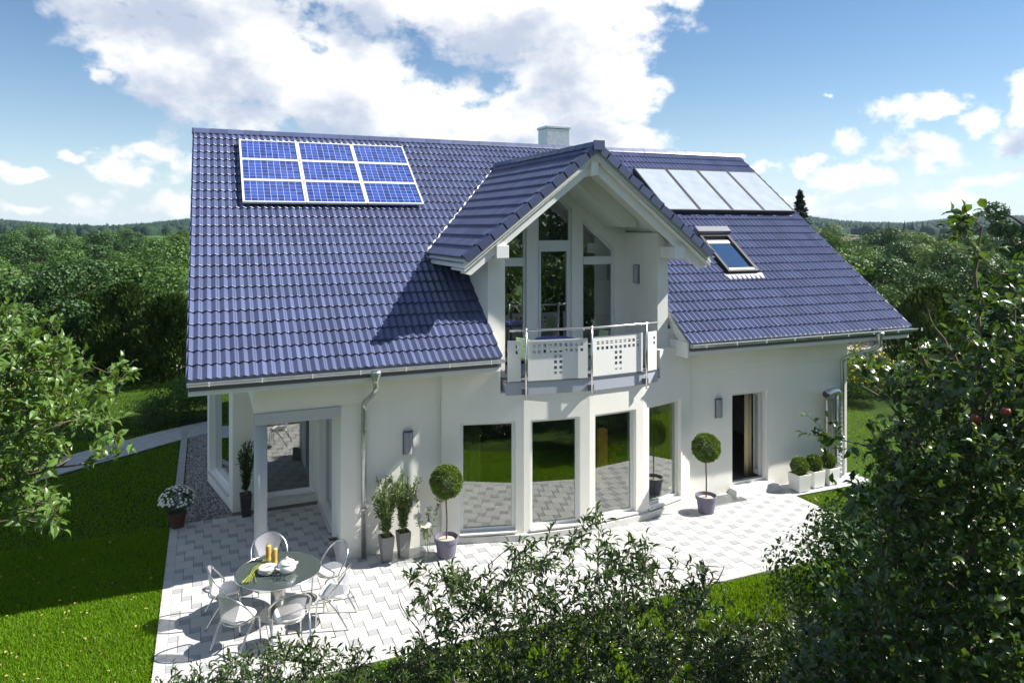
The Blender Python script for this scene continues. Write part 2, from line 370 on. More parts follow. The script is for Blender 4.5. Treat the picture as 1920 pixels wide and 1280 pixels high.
# garden path curving from the left round to the back of the house
pc = spline([(-12.5,19.6,0),(-8,20.2,0),(-4.75,21.9,0),(-2.6,23.5,0),(-.1,25.2,0),(4,26.6,0)], 8)
def strip(pts, w0, w1):
    Lf, Rt = [], []
    for i, p in enumerate(pts):
        t = (pts[min(i+1,len(pts)-1)]-pts[max(i-1,0)]).normalized(); n = Vector((-t.y, t.x, 0))
        Lf.append((p+n*w1)[:2]); Rt.append((p-n*w0)[:2])
    return Lf, Rt
Lf, Rt = strip(pc, .7, .7)
pm = MB(); n = len(pc)
pm.add([(x,y,-.02) for x,y in Lf]+[(x,y,-.02) for x,y in Rt], [(i, n+i, n+i+1, i+1) for i in range(n-1)])
path = pm.build('path', 'joint'); tag(path, kind='structure')
# paving stones of the path, laid in courses along the curve
pv = MB(); acc_ = 0
def path_pt(i_f, off):
    i = min(int(i_f), n-2); f = i_f-i; p = pc[i].lerp(pc[i+1], f); t = (pc[i+1]-pc[i]).normalized(); return p+Vector((-t.y, t.x, 0))*off
stone_pts = []
for k in range(200):
    a, b = k*(n-1)/200, (k+.94)*(n-1)/200
    for c in range(4):
        o0, o1 = -.68+c*.34, -.68+(c+.955)*.34
        q = [path_pt(a,o0), path_pt(b,o0), path_pt(b,o1), path_pt(a,o1)]
        pv.hexa([(*p[:2],-.03) for p in q]+[(*p[:2],.0) for p in q])
tag(pv.build('path_stones', 'path_stone', path), kind='stuff')
sheet('road', [(-12.5,38.6),(-6.2,36.9),(-4.2,36.0),(-1.6,35.6),(1.5,36.0),(1.2,37.8),(-1.6,38.0),(-5,38.6),(-9,39.5),(-12.5,40)], -.024, 'gravel_road')
sheet('gravel_yard', [(26,27.0),(38,24.4),(41,27),(36,31.5),(28,32)], -.024, 'gravel_road')
# gravel strip along the left wall
sheet('gravel_bed', [(-.5,17.3),(.55,17.3),(.05,20),(.05,25.3),(-.5,24.9)], -.03, 'joint')
T, F = np.array([(0,0,1),(.9,0,.35),(.28,.85,.35),(-.73,.53,.35),(-.73,-.53,.35),(.28,-.85,.35),(0,0,-.6)]), [(0,1,2),(0,2,3),(0,3,4),(0,4,5),(0,5,1),(6,2,1),(6,3,2),(6,4,3),(6,5,4),(6,1,5)]
P = []
while len(P) < 3600:
    x, y = RNG.uniform(-.5,.55), RNG.uniform(17.3,25.2)
    if x < .55-(y-17.3)*.19 or (y > 19.9 and x < .05): P.append((x,y,-.025))
P = np.array(P); sc_ = RNG.uniform(.014,.034,(len(P),1,1))*RNG.uniform(.7,1.3,(len(P),1,3)); an = RNG.uniform(0,6.28,len(P))
V = T[None]*sc_; c_, s_ = np.cos(an)[:,None], np.sin(an)[:,None]
V = np.stack([V[...,0]*c_-V[...,1]*s_, V[...,0]*s_+V[...,1]*c_, V[...,2]], -1)+P[:,None]
o = link('gravel', np_mesh('gravel', V.reshape(-1,3), (np.array(F)[None]+(np.arange(len(P))*7)[:,None,None]).reshape(-1,3)), 'pebble')
tag(o, 'dark grey pebble strip between the lawn kerb and the left wall', 'gravel', kind='stuff')
kb = MB(); kb.box(-.72,-.52,17.3,25.0,-.06,-.045); kerb = kb.build('kerb', 'joint'); tag(kerb, kind='structure')
km = MB().box(-.09,.09,0,.46,-.06,.0).mesh('kerb_stone'); km.materials.append(MATS['paver_dark'])
for k in range(16): link('kerb_stone', km, None, kerb, (-.62, 17.32+k*.48, .012))

# ------------------------------------------------------------ patio: big pale squares and small grey squares in a pinwheel bond
X0, X1, Y0 = -.72, 12.92, 10.69
patio = sheet('patio', [(X0,Y0),(X1,Y0),(X1,14.5),(2.6,14.5),(2.6,17.7),(X0,17.4)], -.014, 'joint')
A, B = .325, .16; GAP = .004
def sq_mesh(a, mname):
    h = a/2-GAP; b = .004
    m_ = MB().add([(-h,-h,-.05),(h,-h,-.05),(h,h,-.05),(-h,h,-.05),(-h,-h,-b),(h,-h,-b),(h,h,-b),(-h,h,-b),(-h+b,-h+b,0),(h-b,-h+b,0),(h-b,h-b,0),(-h+b,h-b,0)],
      [(0,1,5,4),(1,2,6,5),(2,3,7,6),(3,0,4,7),(4,5,9,8),(5,6,10,9),(6,7,11,10),(7,4,8,11),(8,9,10,11)]).mesh('paver'); m_.materials.append(MATS[mname]); return m_
bigM, smallM = sq_mesh(A, 'paver_light'), sq_mesh(B, 'paver_dark')
def clip(poly, x0, x1, y0, y1):
    for ax, v, sg in ((0,x0,1),(0,x1,-1),(1,y0,1),(1,y1,-1)):
        out = []
        for i in range(len(poly)):
            p, q = poly[i], poly[(i+1)%len(poly)]; dp, dq = (p[ax]-v)*sg, (q[ax]-v)*sg
            if dp >= 0: out.append(p)
            if dp*dq < 0: t = dp/(dp-dq); out.append((p[0]+(q[0]-p[0])*t, p[1]+(q[1]-p[1])*t))
        poly = out
        if not poly: return []
    return poly
RECTS = [(X0+.17, X1-.17, Y0+.17, 14.3), (X0+.17, 2.5, 14.3, 17.25)]
full, cut = [], {'paver_light': MB(), 'paver_dark': MB()}
for i in range(-40, 70):
    for j in range(-60, 60):
        for (a, ox, oy, mn) in ((A, 0, 0, 'paver_light'), (B, (A+B)/2, (B-A)/2, 'paver_dark')):
            cx, cy = 10.69+ -.2425+i*A+j*B+ox, 12.72+.0825+i*B-j*A+oy
            if not (X0-.3 < cx < X1+.3 and Y0-.3 < cy < 17.6): continue
            h = a/2-GAP; sq = [(cx-h,cy-h),(cx+h,cy-h),(cx+h,cy+h),(cx-h,cy+h)]
            for k, rc in enumerate(RECTS):
                c = clip(sq, *rc)
                if len(c) < 3: continue
                ins = rc[0] < cx-h and cx+h < rc[1] and rc[2] < cy-h and cy+h < rc[3]
                if ins and not (cy > 13.6 and 4.4 < cx < 10.3): full.append((math.hypot(cx, cy)*(1 if a == A else 1.35), cx, cy, mn))
                else: cut[mn].prism(c, -.05, RNG.uniform(-.001,.001))
full.sort()
for k, (_, cx, cy, mn) in enumerate(full):
    if k < 300:
        o = link('paver', bigM if mn == 'paver_light' else smallM, None, patio, (cx, cy, RNG.uniform(-.0015,.0015)))
        o.rotation_euler = (RNG.normal(0,.003), RNG.normal(0,.003), random.choice((0, math.pi/2)))
    else:
        h = (A if mn == 'paver_light' else B)/2-GAP; z = RNG.uniform(-.0015,.0015)
        cut[mn].prism([(cx-h,cy-h),(cx+h,cy-h),(cx+h,cy+h),(cx-h,cy+h)], -.05, z)
for mn, mb in cut.items(): tag(mb.build('paver_field', mn, patio), kind='stuff')
def border_mesh(lx, ly):
    m_ = MB().box(-lx/2+GAP, lx/2-GAP, -ly/2+GAP, ly/2-GAP, -.05, 0).mesh('border_paver'); m_.materials.append(MATS['paver_light']); return m_
bmx, bmy = border_mesh(.325,.17), border_mesh(.17,.325)
for k in range(int((17.3-Y0)/.325)): link('border_paver', bmy, None, patio, (X0+.085, Y0+.1625+k*.325, RNG.uniform(-.001,.001)))
for k in range(40): link('border_paver', bmx, None, patio, (X0+.17+.1625+k*.325, Y0+.085, RNG.uniform(-.001,.001)))
for k in range(10): link('border_paver', bmy, None, patio, (X1-.085, Y0+.1625+k*.325, RNG.uniform(-.001,.001)))
o = sheet('planter_strip', [(12.95,13.45),(15.5,13.45),(15.5,14.19),(12.95,14.19)], -.02, 'path_stone')

# grass blades standing on the lawn that shows
def grass(n, area, hmin, hmax):
    P = []
    x0, x1, y0, y1 = area
    P = np.column_stack([RNG.uniform(x0,x1,n), RNG.uniform(y0,y1,n), np.full(n,-.042)]); return P
blocks = [(-5.6,X0+.025,11.0,17.2,95000),(-9,X0-.02,17.2,25,60000),(-9,-5.6,12,18.5,10000),(2.2,9.5,8.2,Y0+.025,42000),(9.5,16,8.4,Y0+.025,26000),(12.98,18,10.4,13.35,16000),(15.6,21,13.5,24,16000),(-8,-.8,24.5,36,18000)]
PP = np.concatenate([grass(nn,(a,b,c,d),0,0) for a,b,c,d,nn in blocks])
pa = np.array([p[:2] for p in pc]); dmin = np.full(len(PP), 9.)
for q in pa: dmin = np.minimum(dmin, np.hypot(PP[:,0]-q[0], PP[:,1]-q[1]))
PP = PP[dmin > .8]
Dr = np.column_stack([RNG.normal(0,.35,len(PP)), RNG.normal(0,.35,len(PP)), np.ones(len(PP))]); U = np.column_stack([RNG.normal(size=(len(PP),2)), np.zeros(len(PP))])
gl_ = RNG.uniform(.04,.075,len(PP))
o = link('grass', leaves('grass', PP, Dr, U, gl_, RNG.uniform(.011,.020,len(PP)), 'blade'), 'grass_blade')
tag(o, 'short bright green grass of the garden lawn', 'grass', kind='stuff')
nl = 130; P = np.column_stack([RNG.uniform(-5,-.8,nl), RNG.uniform(11,17,nl), np.full(nl,.012)])
Dr = np.column_stack([RNG.normal(size=(nl,2)), np.zeros(nl)]); U = np.tile((0,0,1.),(nl,1))+RNG.normal(0,.25,(nl,3))
o = link('fallen_leaves', leaves('fallen_leaves', P, Dr, U, RNG.uniform(.03,.075,nl), RNG.uniform(.02,.05,nl), 'full'), 'litter')
tag(o, 'scattered yellow and tan leaves lying on the left lawn', 'leaves', kind='stuff')

# ============================================================ HOUSE
HB = (8.3, 14.2, 0)
house = thing('house', 'white rendered detached house with blue tiled roof, dormer and balcony', 'house', HB)
def hp(mb, name, m, smooth=False, bev=0): 
    o = mb.build(name, m, house, smooth, None, HB)
    if bev: bevel(o, bev)
    return o
def wall_mb(mb, p0, p1, z0, z1, th, openings=()):
    p0 = Vector((*p0,0)); p1 = Vector((*p1,0)); Lg = (p1-p0).length; d = (p1-p0)/Lg; nn = Vector((-d.y, d.x, 0))
    ss = sorted({0, Lg, *[v for o in openings for v in o[:2]]}); zs = sorted({z0, z1, *[v for o in openings for v in o[2:4]]})
    def solid(i, j):
        if i < 0 or j < 0 or i >= len(ss)-1 or j >= len(zs)-1: return False
        a, b = (ss[i]+ss[i+1])/2, (zs[j]+zs[j+1])/2
        return not any(o[0] < a < o[1] and o[2] < b < o[3] for o in openings)
    def pt(s, z, k): q = p0+d*s+nn*(th*k); return (q.x, q.y, z)
    for i in range(len(ss)-1):
        for j in range(len(zs)-1):
            if not solid(i, j): continue
            a, b, u, v = ss[i], ss[i+1], zs[j], zs[j+1]
            mb.add([pt(a,u,0),pt(b,u,0),pt(b,v,0),pt(a,v,0)], [(0,1,2,3)]); mb.add([pt(a,u,1),pt(b,u,1),pt(b,v,1),pt(a,v,1)], [(3,2,1,0)])
            if not solid(i-1,j): mb.add([pt(a,u,0),pt(a,v,0),pt(a,v,1),pt(a,u,1)], [(0,1,2,3)])
            if not solid(i+1,j): mb.add([pt(b,u,0),pt(b,v,0),pt(b,v,1),pt(b,u,1)], [(3,2,1,0)])
            if not solid(i,j-1): mb.add([pt(a,u,0),pt(b,u,0),pt(b,u,1),pt(a,u,1)], [(3,2,1,0)])
            if not solid(i,j+1): mb.add([pt(a,v,0),pt(b,v,0),pt(b,v,1),pt(a,v,1)], [(0,1,2,3)])
    return mb
def wall(p0, p1, z0, z1, th, openings=(), m='stucco', name='wall'):
    return hp(wall_mb(MB(), p0, p1, z0, z1, th, openings), name, m)
def window(p0, p1, s0, s1, z0, z1, inset=.10, fw=.06, sill=True, mull=(), fm='frame_white', pane=True, door=False):
    """frame (part) with pane and sill (sub-parts) in an opening of the wall p0->p1"""
    p0 = Vector((*p0,0)); p1 = Vector((*p1,0)); d = (p1-p0).normalized(); nn = Vector((-d.y, d.x, 0))
    def bar(mb, a, b, u, v, k0, k1):
        q = [p0+d*a+nn*k0, p0+d*b+nn*k0, p0+d*b+nn*k1, p0+d*a+nn*k1]; mb.hexa([(p.x,p.y,u) for p in q]+[(p.x,p.y,v) for p in q])
    e = .002; mb = MB(); a, b, u, v = s0+e, s1-e, z0+e, z1-e; k0, k1 = inset, inset+.07
    bar(mb, a, a+fw, u, v, k0, k1); bar(mb, b-fw, b, u, v, k0, k1); bar(mb, a+fw, b-fw, u, u+fw, k0, k1); bar(mb, a+fw, b-fw, v-fw, v, k0, k1)
    for (kind, c) in mull:
        if kind == 'v': bar(mb, c-fw/2, c+fw/2, u+fw, v-fw, k0, k1)
        else: bar(mb, a+fw, b-fw, c-fw/2, c+fw/2, k0, k1)
    fr = hp(mb, 'door' if door else 'window', fm)
    if pane:
        pb = MB(); bar(pb, a+fw-.004, b-fw+.004, u+fw-.004, v-fw+.004, k0+.028, k0+.040); pb.build('pane', 'window_glass', fr)
    if sill:
        sb = MB(); bar(sb, s0-.02, s1+.02, z0-.035, z0-.001, -.06, inset+.02); bevel(sb.build('sill', 'threshold', fr), .005)
    return fr

# --- ground-floor walls
YA = 14.2
wall((2.38,YA), (4.37,YA), -.02, 2.95, .36)
wall((.80,YA-.006), (5.42,YA-.006), 2.953, 4.02, .36)                   # over the porch and up to the eave
hp(MB().box(.80,1.12,YA+.36,17.4,2.953,4.6), 'wall', 'stucco')
wall((10.38,YA), (15.41,YA), -.02, 2.95, .36, [(1.32,2.42,.12,2.35)])
wall((9.85,YA-.006), (15.41,YA-.006), 2.953, 4.02, .36)
hp(MB().box(15.05,15.408,YA+.36,26.0,-.02,4.6), 'wall', 'stucco')
# gable triangles
def gable(x0, x1, ya, yb):
    mb = MB(); k = .7508; zt = lambda y: 3.8+k*(min(y, 40.32-y)-13.5)-.34
    ys = [ya, 20.16, yb]; pl = [(ya,4.3)]+[(y, zt(y)) for y in ys]+[(yb,4.3)]
    mb.add([(x0,y,z) for y,z in pl]+[(x1,y,z) for y,z in pl], [tuple(range(5)), tuple(range(9,4,-1))]+[(i,5+i,5+(i+1)%5,(i+1)%5) for i in range(5)])
    hp(mb, 'gable_wall', 'stucco')
gable(15.06,15.406,15.0,25.6); gable(.52,.86,15.0,25.6)
hp(MB().box(.55,15.4,25.7,26.0,-.02,4.2), 'wall', 'stucco')
# left: slanted corner wall with a tall window, and the recessed porch
wl0, wl1 = (.02,19.95), (.54,17.5); LW = math.dist(wl0, wl1)
wall(wl0, wl1, -.02, 4.1, .30, [(.22,LW-.34,.30,2.62)])
window(wl0, wl1, .22, LW-.34, .30, 2.62, .12, .07)
wall((.03,25.9), (.02,19.95), -.02, 4.1, .30)
wall((.54,17.5), (2.75,17.5), -.02, 2.953, .3, [(.62,1.76,.22,2.52)])
wall((.54,17.502), (2.75,17.502), 2.955, 5.6, .3)
window((.54,17.5), (2.75,17.5), .62, 1.76, .22, 2.52, .08, .08)
wall((2.40,17.5), (2.40,14.562), -.02, 2.95, .28, [(.35,2.05,.08,2.45)])
window((2.40,17.5), (2.40,14.562), .35, 2.05, .08, 2.45, .13, .08, mull=[('v',1.2)], fm='porch_grey')
hp(MB().box(.85,2.42,YA+.364,17.498,2.90,2.945), 'porch_ceiling', 'soffit')
hp(MB().box(.80,2.372,YA-.03,YA+.20,2.74,2.948), 'lintel', 'porch_grey', bev=.006)
hp(MB().lathe([(.118,.02),(.118,2.739)], 28, (.93,YA+.16,0)), 'column', 'porch_grey', smooth=False).data.polygons.foreach_set('use_smooth', [len(p.vertices) == 4 for p in bpy.data.objects['column'].data.polygons])

# --- curved bay with four tall windows
V_ = [(4.37,14.09),(5.99,13.69),(7.43,13.53),(8.83,13.64),(10.38,14.09)]
wz0, wz1 = .19, 2.42
spans = [(863,967,0),(995,1088,1),(1115,1193,2),(1217,1277,3)]
bay_open = []
for (xa, xb, k) in spans:
    p0, p1 = Vector((*V_[k],0)), Vector((*V_[k+1],0)); d = p1-p0; Lg = d.length; d /= Lg; res = []
    for x in (xa, xb):
        r = ray(x, 900); # intersect vertical plane
        nrm = Vector((-d.y, d.x, 0)); t = p0.dot(nrm)/Vector((r.x,r.y,0)).dot(nrm); q = Vector((r.x,r.y,0))*t; res.append((q-p0).dot(d))
    bay_open.append((max(.14,res[0]), min(Lg-.12,res[1]), wz0, wz1))
for k in range(4):
    wall(V_[k], V_[k+1], -.02, 3.0, .34, [bay_open[k]])
    a, b = bay_open[k][:2]; window(V_[k], V_[k+1], a, b, wz0, wz1, .10, .065)
hp(MB().box(4.372,4.70,14.10,14.195,-.02,3.62), 'wall', 'stucco'); hp(MB().box(10.05,10.378,14.10,14.195,-.02,3.62), 'wall', 'stucco')
def lerp2(a, b, x): t = (x-a[0])/(b[0]-a[0]); return (x, a[1]+(b[1]-a[1])*t)
wall(V_[0], lerp2(V_[0],V_[1],5.52), 3.0, 3.63, .42); wall(lerp2(V_[3],V_[4],9.36), V_[4], 3.0, 3.63, .42)
# plinth ledge below the bay windows
inn = [(x, y+.02) for x, y in V_]; out_ = [(V_[0][0]+.06,V_[0][1]-.03),(5.97,13.60),(7.43,13.44),(8.85,13.55),(V_[4][0]+.02,V_[4][1]-.10)]
mb = MB()
for k in range(4): mb.prism([out_[k], out_[k+1], inn[k+1], inn[k]], -.02, .125)
hp(mb, 'plinth', 'threshold')
# terrace door on the right
window((10.38,YA), (15.41,YA), 1.32, 2.42, .12, 2.35, .10, .06, pane=False, fm='frame_white', door=True)
dl = MB(); dl.box(12.70,12.76,14.40,14.62,.2,2.28); leaf_ = hp(dl, 'door_leaf', 'frame_white')
MB().box(12.695,12.765,14.46,14.56,.32,2.18).build('pane', 'window_glass', leaf_)
mb = MB().add([(11.55,13.86,0),(12.95,13.86,0),(12.95,14.198,0),(11.55,14.198,0),(11.62,13.94,.11),(12.88,13.94,.11),(12.88,14.198,.11),(11.62,14.198,.11)], [(4,5,6,7),(0,1,5,4),(1,2,6,5),(3,0,4,7)])
hp(mb, 'door_step', 'threshold')
# rooms behind the glass
for nm, bx, m in (('room_floor',(2.7,15.0,14.25,25.6,.02,.10),'room_floor'),('room_floor',(.6,2.66,17.82,25.6,.02,.10),'room_floor'),('room_wall',(2.7,15.0,19.4,19.6,.1,2.9),'room_wall'),
                  ('room_wall',(10.75,10.9,14.6,19.4,.1,2.9),'room_wall'),('room_wall',(.6,2.66,21.4,21.6,.1,2.9),'room_wall'),('room_ceiling',(2.7,15.0,14.6,25.6,2.76,2.90),'room_wall'),('room_ceiling',(.6,2.66,17.82,25.6,2.76,2.9),'room_wall')):
    hp(MB().box(*bx), nm, m)
hp(MB().prism([(V_[0][0]+.1,14.25),(V_[1][0],V_[1][1]+.2),(V_[2][0],V_[2][1]+.2),(V_[3][0],V_[3][1]+.2),(V_[4][0]-.1,14.25)], .02, .10), 'room_floor', 'room_floor')

# --- dormer
XC, ZR, TP, YF = 7.6, 8.10, .79, 13.50
du = lambda x, t=0: ZR-TP*abs(x-XC)-t           # dormer roof surface at x, t below it
for x0, x1 in ((5.40,5.78),(9.57,9.85)):
    hp(MB().prism_xz([(x0,3.0),(x1,3.0),(x1,du(x1,.30)),(x0,du(x0,.30))], YA, 16.3), 'dormer_wall', 'stucco')
# glazed wall at the back of the loggia
YG = 15.58
zs = lambda x: 7.20-.84*abs(x-7.62)
cols = [(5.98,6.89),(7.17,8.08),(8.36,9.26)]
FWm = MB(); WL = MB()
def ybox(mb, poly, y0, y1): mb.prism_xz(poly, y0, y1)
edges = [5.78,5.98,6.89,7.17,8.08,8.36,9.26,9.57]
for i in (0, 2, 4, 6):                          # piers
    a, b = edges[i], edges[i+1]
    pl = [(a,3.25),(b,3.25),(b,du(b,.2)),(a,du(a,.2))]
    if a < XC < b: pl = [(a,3.25),(b,3.25),(b,du(b,.2)),(XC,du(XC,.2)),(a,du(a,.2))]
    ybox(WL, pl, YG, YG+.28)
for (a, b) in cols:                             # wall above the sloping heads
    if a < 7.62 < b: ybox(WL, [(a,zs(a)),(7.62,zs(7.62)),(7.62,du(7.62,.2)),(a,du(a,.2))], YG, YG+.28); ybox(WL, [(7.62,zs(7.62)),(b,zs(b)),(b,du(b,.2)),(7.62,du(7.62,.2))], YG, YG+.28)
    else: ybox(WL, [(a,zs(a)),(b,zs(b)),(b,du(b,.2)),(a,du(a,.2))], YG, YG+.28)
hp(WL, 'dormer_wall', 'stucco')
for ci, (a, b) in enumerate(cols):
    tr0, tr1 = (5.47,5.66) if ci != 1 else (5.86,6.06)
    f = .055; mb = MB(); e = .003; a += e; b -= e
    y0, y1 = YG+.07, YG+.14
    top = lambda x: zs(x)-.004
    pts_top = [(a,top(a)),(b,top(b))] if ci != 1 else [(a,top(a)),(7.62,top(7.62)),(b,top(b))]
    ybox(mb, [(a,3.26),(a+f,3.26),(a+f,top(a+f)),(a,top(a))], y0, y1); ybox(mb, [(b-f,3.26),(b,3.26),(b,top(b)),(b-f,top(b-f))], y0, y1)
    ybox(mb, [(a+f,tr0),(b-f,tr0),(b-f,tr1),(a+f,tr1)], y0-.01, y1); ybox(mb, [(a+f,3.26),(b-f,3.26),(b-f,3.36),(a+f,3.36)], y0, y1)
    xs = [a+f, b-f] if ci != 1 else [a+f, 7.62, b-f]
    for k in range(len(xs)-1): ybox(mb, [(xs[k],top(xs[k])-.07),(xs[k+1],top(xs[k+1])-.07),(xs[k+1],top(xs[k+1])),(xs[k],top(xs[k]))], y0, y1)
    if ci == 1:   # inner casement of the balcony door
        ybox(mb, [(a+f,3.36),(a+f+.05,3.36),(a+f+.05,tr0),(a+f,tr0)], y0-.02, y1); ybox(mb, [(b-f-.05,3.36),(b-f,3.36),(b-f,tr0),(b-f-.05,tr0)], y0-.02, y1); ybox(mb, [(a+f+.05,tr0-.06),(b-f-.05,tr0-.06),(b-f-.05,tr0),(a+f+.05,tr0)], y0-.02, y1)
    fr = hp(mb, 'window', 'frame_white')
    MB().box(a+f-.004,b-f+.004,y0+.028,y0+.04,3.355,tr0+.004).build('pane', 'window_glass', fr)
    pl = [(a+f-.004,tr1-.004),(b-f+.004,tr1-.004)]+[(x,top(x)-.066) for x in reversed(xs)]
    pm_ = MB(); pm_.prism_xz(pl, y0+.028, y0+.04); pm_.build('pane', 'window_glass', fr)
hp(MB().box(5.79,9.56,YG+.3,YG+.34,3.0,3.2), 'room_floor', 'room_floor'); hp(MB().box(5.8,9.55,15.9,19.2,3.1,3.2), 'room_floor', 'room_floor'); hp(MB().box(5.5,9.8,19.2,19.3,3.1,7.0), 'room_wall', 'room_wall')
# dropped box beam along the slopes in front of the glazing
for sg in (-1, 1):
    a, b = XC+sg*.02, XC+sg*1.66
    pl = [(a,du(a,.24)),(a,du(a,.66)),(b-sg*.32,du(b-sg*.32,.66)),(b,du(b-sg*.32,.66)),(b,du(b,.24))]
    if sg < 0: pl = pl[::-1]
    hp(MB().prism_xz(pl[::-1], 14.62, YG-.002), 'box_beam', 'soffit')
# dormer roof slabs, bargeboards, purlin ends
XE = 2.95
droof = None
for sg in (-1, 1):
    a, b = XC, XC+sg*XE
    pl = [(a,du(a,.04)),(b,du(b,.04)),(b,du(b,.20)),(a,du(a,.24))]
    if sg > 0: pl = pl[::-1]
    hp(MB().prism_xz(pl[::-1], YF+.03, 19.0), 'dormer_roof', 'soffit')
    w = .50; bl = [(a,du(a,.27)),(b,du(b,.27)),(b,du(b,.30)),(b-sg*.20,du(b-sg*.20)-w),(a,du(a)-w)]
    if sg > 0: bl = bl[::-1]
    hp(MB().prism_xz(bl[::-1], YF+.20, YF+.25), 'bargeboard', 'white_paint')
    # soffit boards under the overhang
    for k in range(22):
        t0, t1 = k*XE/22+.006, (k+1)*XE/22-.006; q0, q1 = XC+sg*t0, XC+sg*t1
        pl = [(q0,du(q0,.245)),(q1,du(q1,.245)),(q1,du(q1,.265)),(q0,du(q0,.265))]
        if sg > 0: pl = pl[::-1]
        hp(MB().prism_xz(pl[::-1], YF+.03, YA+.2), 'soffit_board', 'soffit')
    xp = XC+sg*(2.06 if sg < 0 else 2.16)
    hp(MB().box(xp-.17 if sg<0 else xp-.10, xp+.10 if sg<0 else xp+.17, YF+.14, YA+.1, du(xp,.72), du(xp,.46)), 'purlin_end', 'white_paint', bev=.008)
hp(MB().box(XC-.09,XC+.09,YF+.10,15.3,du(XC,.62),du(XC,.27)), 'purlin_end', 'white_paint', bev=.008)

# --- main roof
K = .7508; PIT = math.atan(K); CP, SP = math.cos(PIT), math.sin(PIT)
RX0, TW = -.29, .3005; RX1 = RX0+57*TW; YE, ZE, YR, ZRD = 13.5, 3.8, 20.16, 8.8
rz = lambda y: ZE+K*(y-YE)
def slab(mb, x0, x1, y0, y1, t=.20, off=.05):
    o = off/CP; q = (off+t)/CP
    mb.hexa([(x0,y0,rz(y0)-q),(x1,y0,rz(y0)-q),(x1,y1,rz(y1)-q),(x0,y1,rz(y1)-q),(x0,y0,rz(y0)-o),(x1,y0,rz(y0)-o),(x1,y1,rz(y1)-o),(x0,y1,rz(y1)-o)])
mb = MB(); slab(mb, RX0, 5.42, YE+.03, YR); slab(mb, 9.95, RX1, YE+.03, YR); slab(mb, 5.422, 9.948, 16.6, YR-.003)
mb.hexa([(RX0,YR,ZRD-.32),(RX1,YR,ZRD-.32),(RX1,26.8,3.5),(RX0,26.8,3.5),(RX0,YR,ZRD-.06),(RX1,YR,ZRD-.06),(RX1,26.8,3.76),(RX0,26.8,3.76)])
roof = hp(mb, 'roof', 'white_paint')
hp(MB().box(RX0+.01,5.41,YE-.01,YE+.028,ZE-.20,ZE-.012), 'fascia', 'slate_grey'); hp(MB().box(9.96,RX1-.01,YE-.01,YE+.028,ZE-.20,ZE-.012), 'fascia', 'slate_grey')
mb = MB(); q = .02
for x0, x1 in ((RX0-.035,RX0-.003),(RX1+.003,RX1+.035)):
    mb2 = MB(); mb2.hexa([(x0,YE-.02,ZE-.20),(x1,YE-.02,ZE-.20),(x1,YR,ZRD-.20),(x0,YR,ZRD-.20),(x0,YE-.02,ZE+.03),(x1,YE-.02,ZE+.03),(x1,YR,ZRD+.03),(x0,YR,ZRD+.03)]); hp(mb2, 'verge_board', 'tile_blue')
# one interlocking tile: two angular humps with a lap seam, thick front lip
prof = [(0,.036),(.066,.002),(.074,0),(.142,.033),(.152,.036),(.184,.0195),(.187,.011),(.191,.0155),(.218,.002),(.226,0),(.294,.033),(.3037,.036)]
ROW = 8.33/25
def tile_mesh(tw, row):
    k = tw/.3037; n = len(prof); up = .034; v = []
    for (s, zz) in ((0.,up),(row+.04,.0)): v += [(x*k, s, z+zz) for x, z in prof]
    v += [(x*k, .0, z+up-.036) for x, z in prof]; v += [(x*k, .006, z+up+.003) for x, z in prof]
    f = [(3*n+i, 3*n+i+1, n+i+1, n+i) for i in range(n-1)]+[(2*n+i, 2*n+i+1, i+1, i) for i in range(n-1)]+[(i, i+1, 3*n+i+1, 3*n+i) for i in range(n-1)]
    return v, f
TV, TF = tile_mesh(TW-.002, ROW)
tme = bpy.data.meshes.new('roof_tile'); tme.from_pydata(TV, [], TF); tme.update(); tme.materials.append(MATS['tile_blue'])
RM = Matrix.Rotation(PIT, 4, 'X')
tiles = []
for r_ in range(25):
    y = YE-.03+r_*ROW*CP; z = ZE-.03*K+r_*ROW*SP
    for c in range(57):
        x = RX0+c*TW; xm = x+TW/2; yt, zt = y+ROW*CP, z+ROW*SP
        if 19 <= c < 34 and zt < du(xm)-.02: continue
        if 12.42 < xm < 13.42 and 15.28 < y+.2 < 16.62: continue
        tiles.append((Vector((x,y,z)).length if True else 0, x, y, z))
# show largest: nearest and least foreshortened
def psize(t):
    x, y, z = t[1:]; p = Vector((x, y, z-HC)); n_ = Vector((0,-SP,CP)); return -abs(p.normalized().dot(n_))/p.length_squared
tiles.sort(key=psize)
rest = MB()
for k, (_, x, y, z) in enumerate(tiles):
    M_ = Matrix.Translation((x,y,z))@RM@Matrix.Rotation(RNG.normal(0,.0035),4,'Z')@Matrix.Rotation(RNG.normal(0,.003),4,'X')
    if k < 240:
        o = link('roof_tile', tme, None, roof); o.matrix_local = M_
    else: rest.add([M_@Vector(v) for v in TV], TF)
tag(rest.build('roof_tile_field', 'tile_blue', roof), kind='stuff')
# ridge caps
rc = [(-.15,-.075),(-.135,-.045),(-.06,.045),(0,.06),(.06,.045),(.135,-.045),(.15,-.075)]
def cap_mesh(ln):
    v = []
    for x, s in ((0,1.07),(ln+.03,1.0)): v += [(x, a*s, b*s) for a, b in rc]
    n = len(rc); return MB().add(v, [(i, n+i, n+i+1, i+1) for i in range(n-1)]+[tuple(range(n))]).mesh('ridge_tile')
cm = cap_mesh(.40); cm.materials.append(MATS['tile_blue'])
for k in range(43): link('ridge_tile', cm, None, roof, (RX0-.02+k*.4035, YR, ZRD+.03+RNG.uniform(-.003,.003)))
hp(MB().box(RX0-.05,RX0-.022,YR-.14,YR+.14,ZRD-.06,ZRD+.075), 'ridge_end', 'tile_blue')
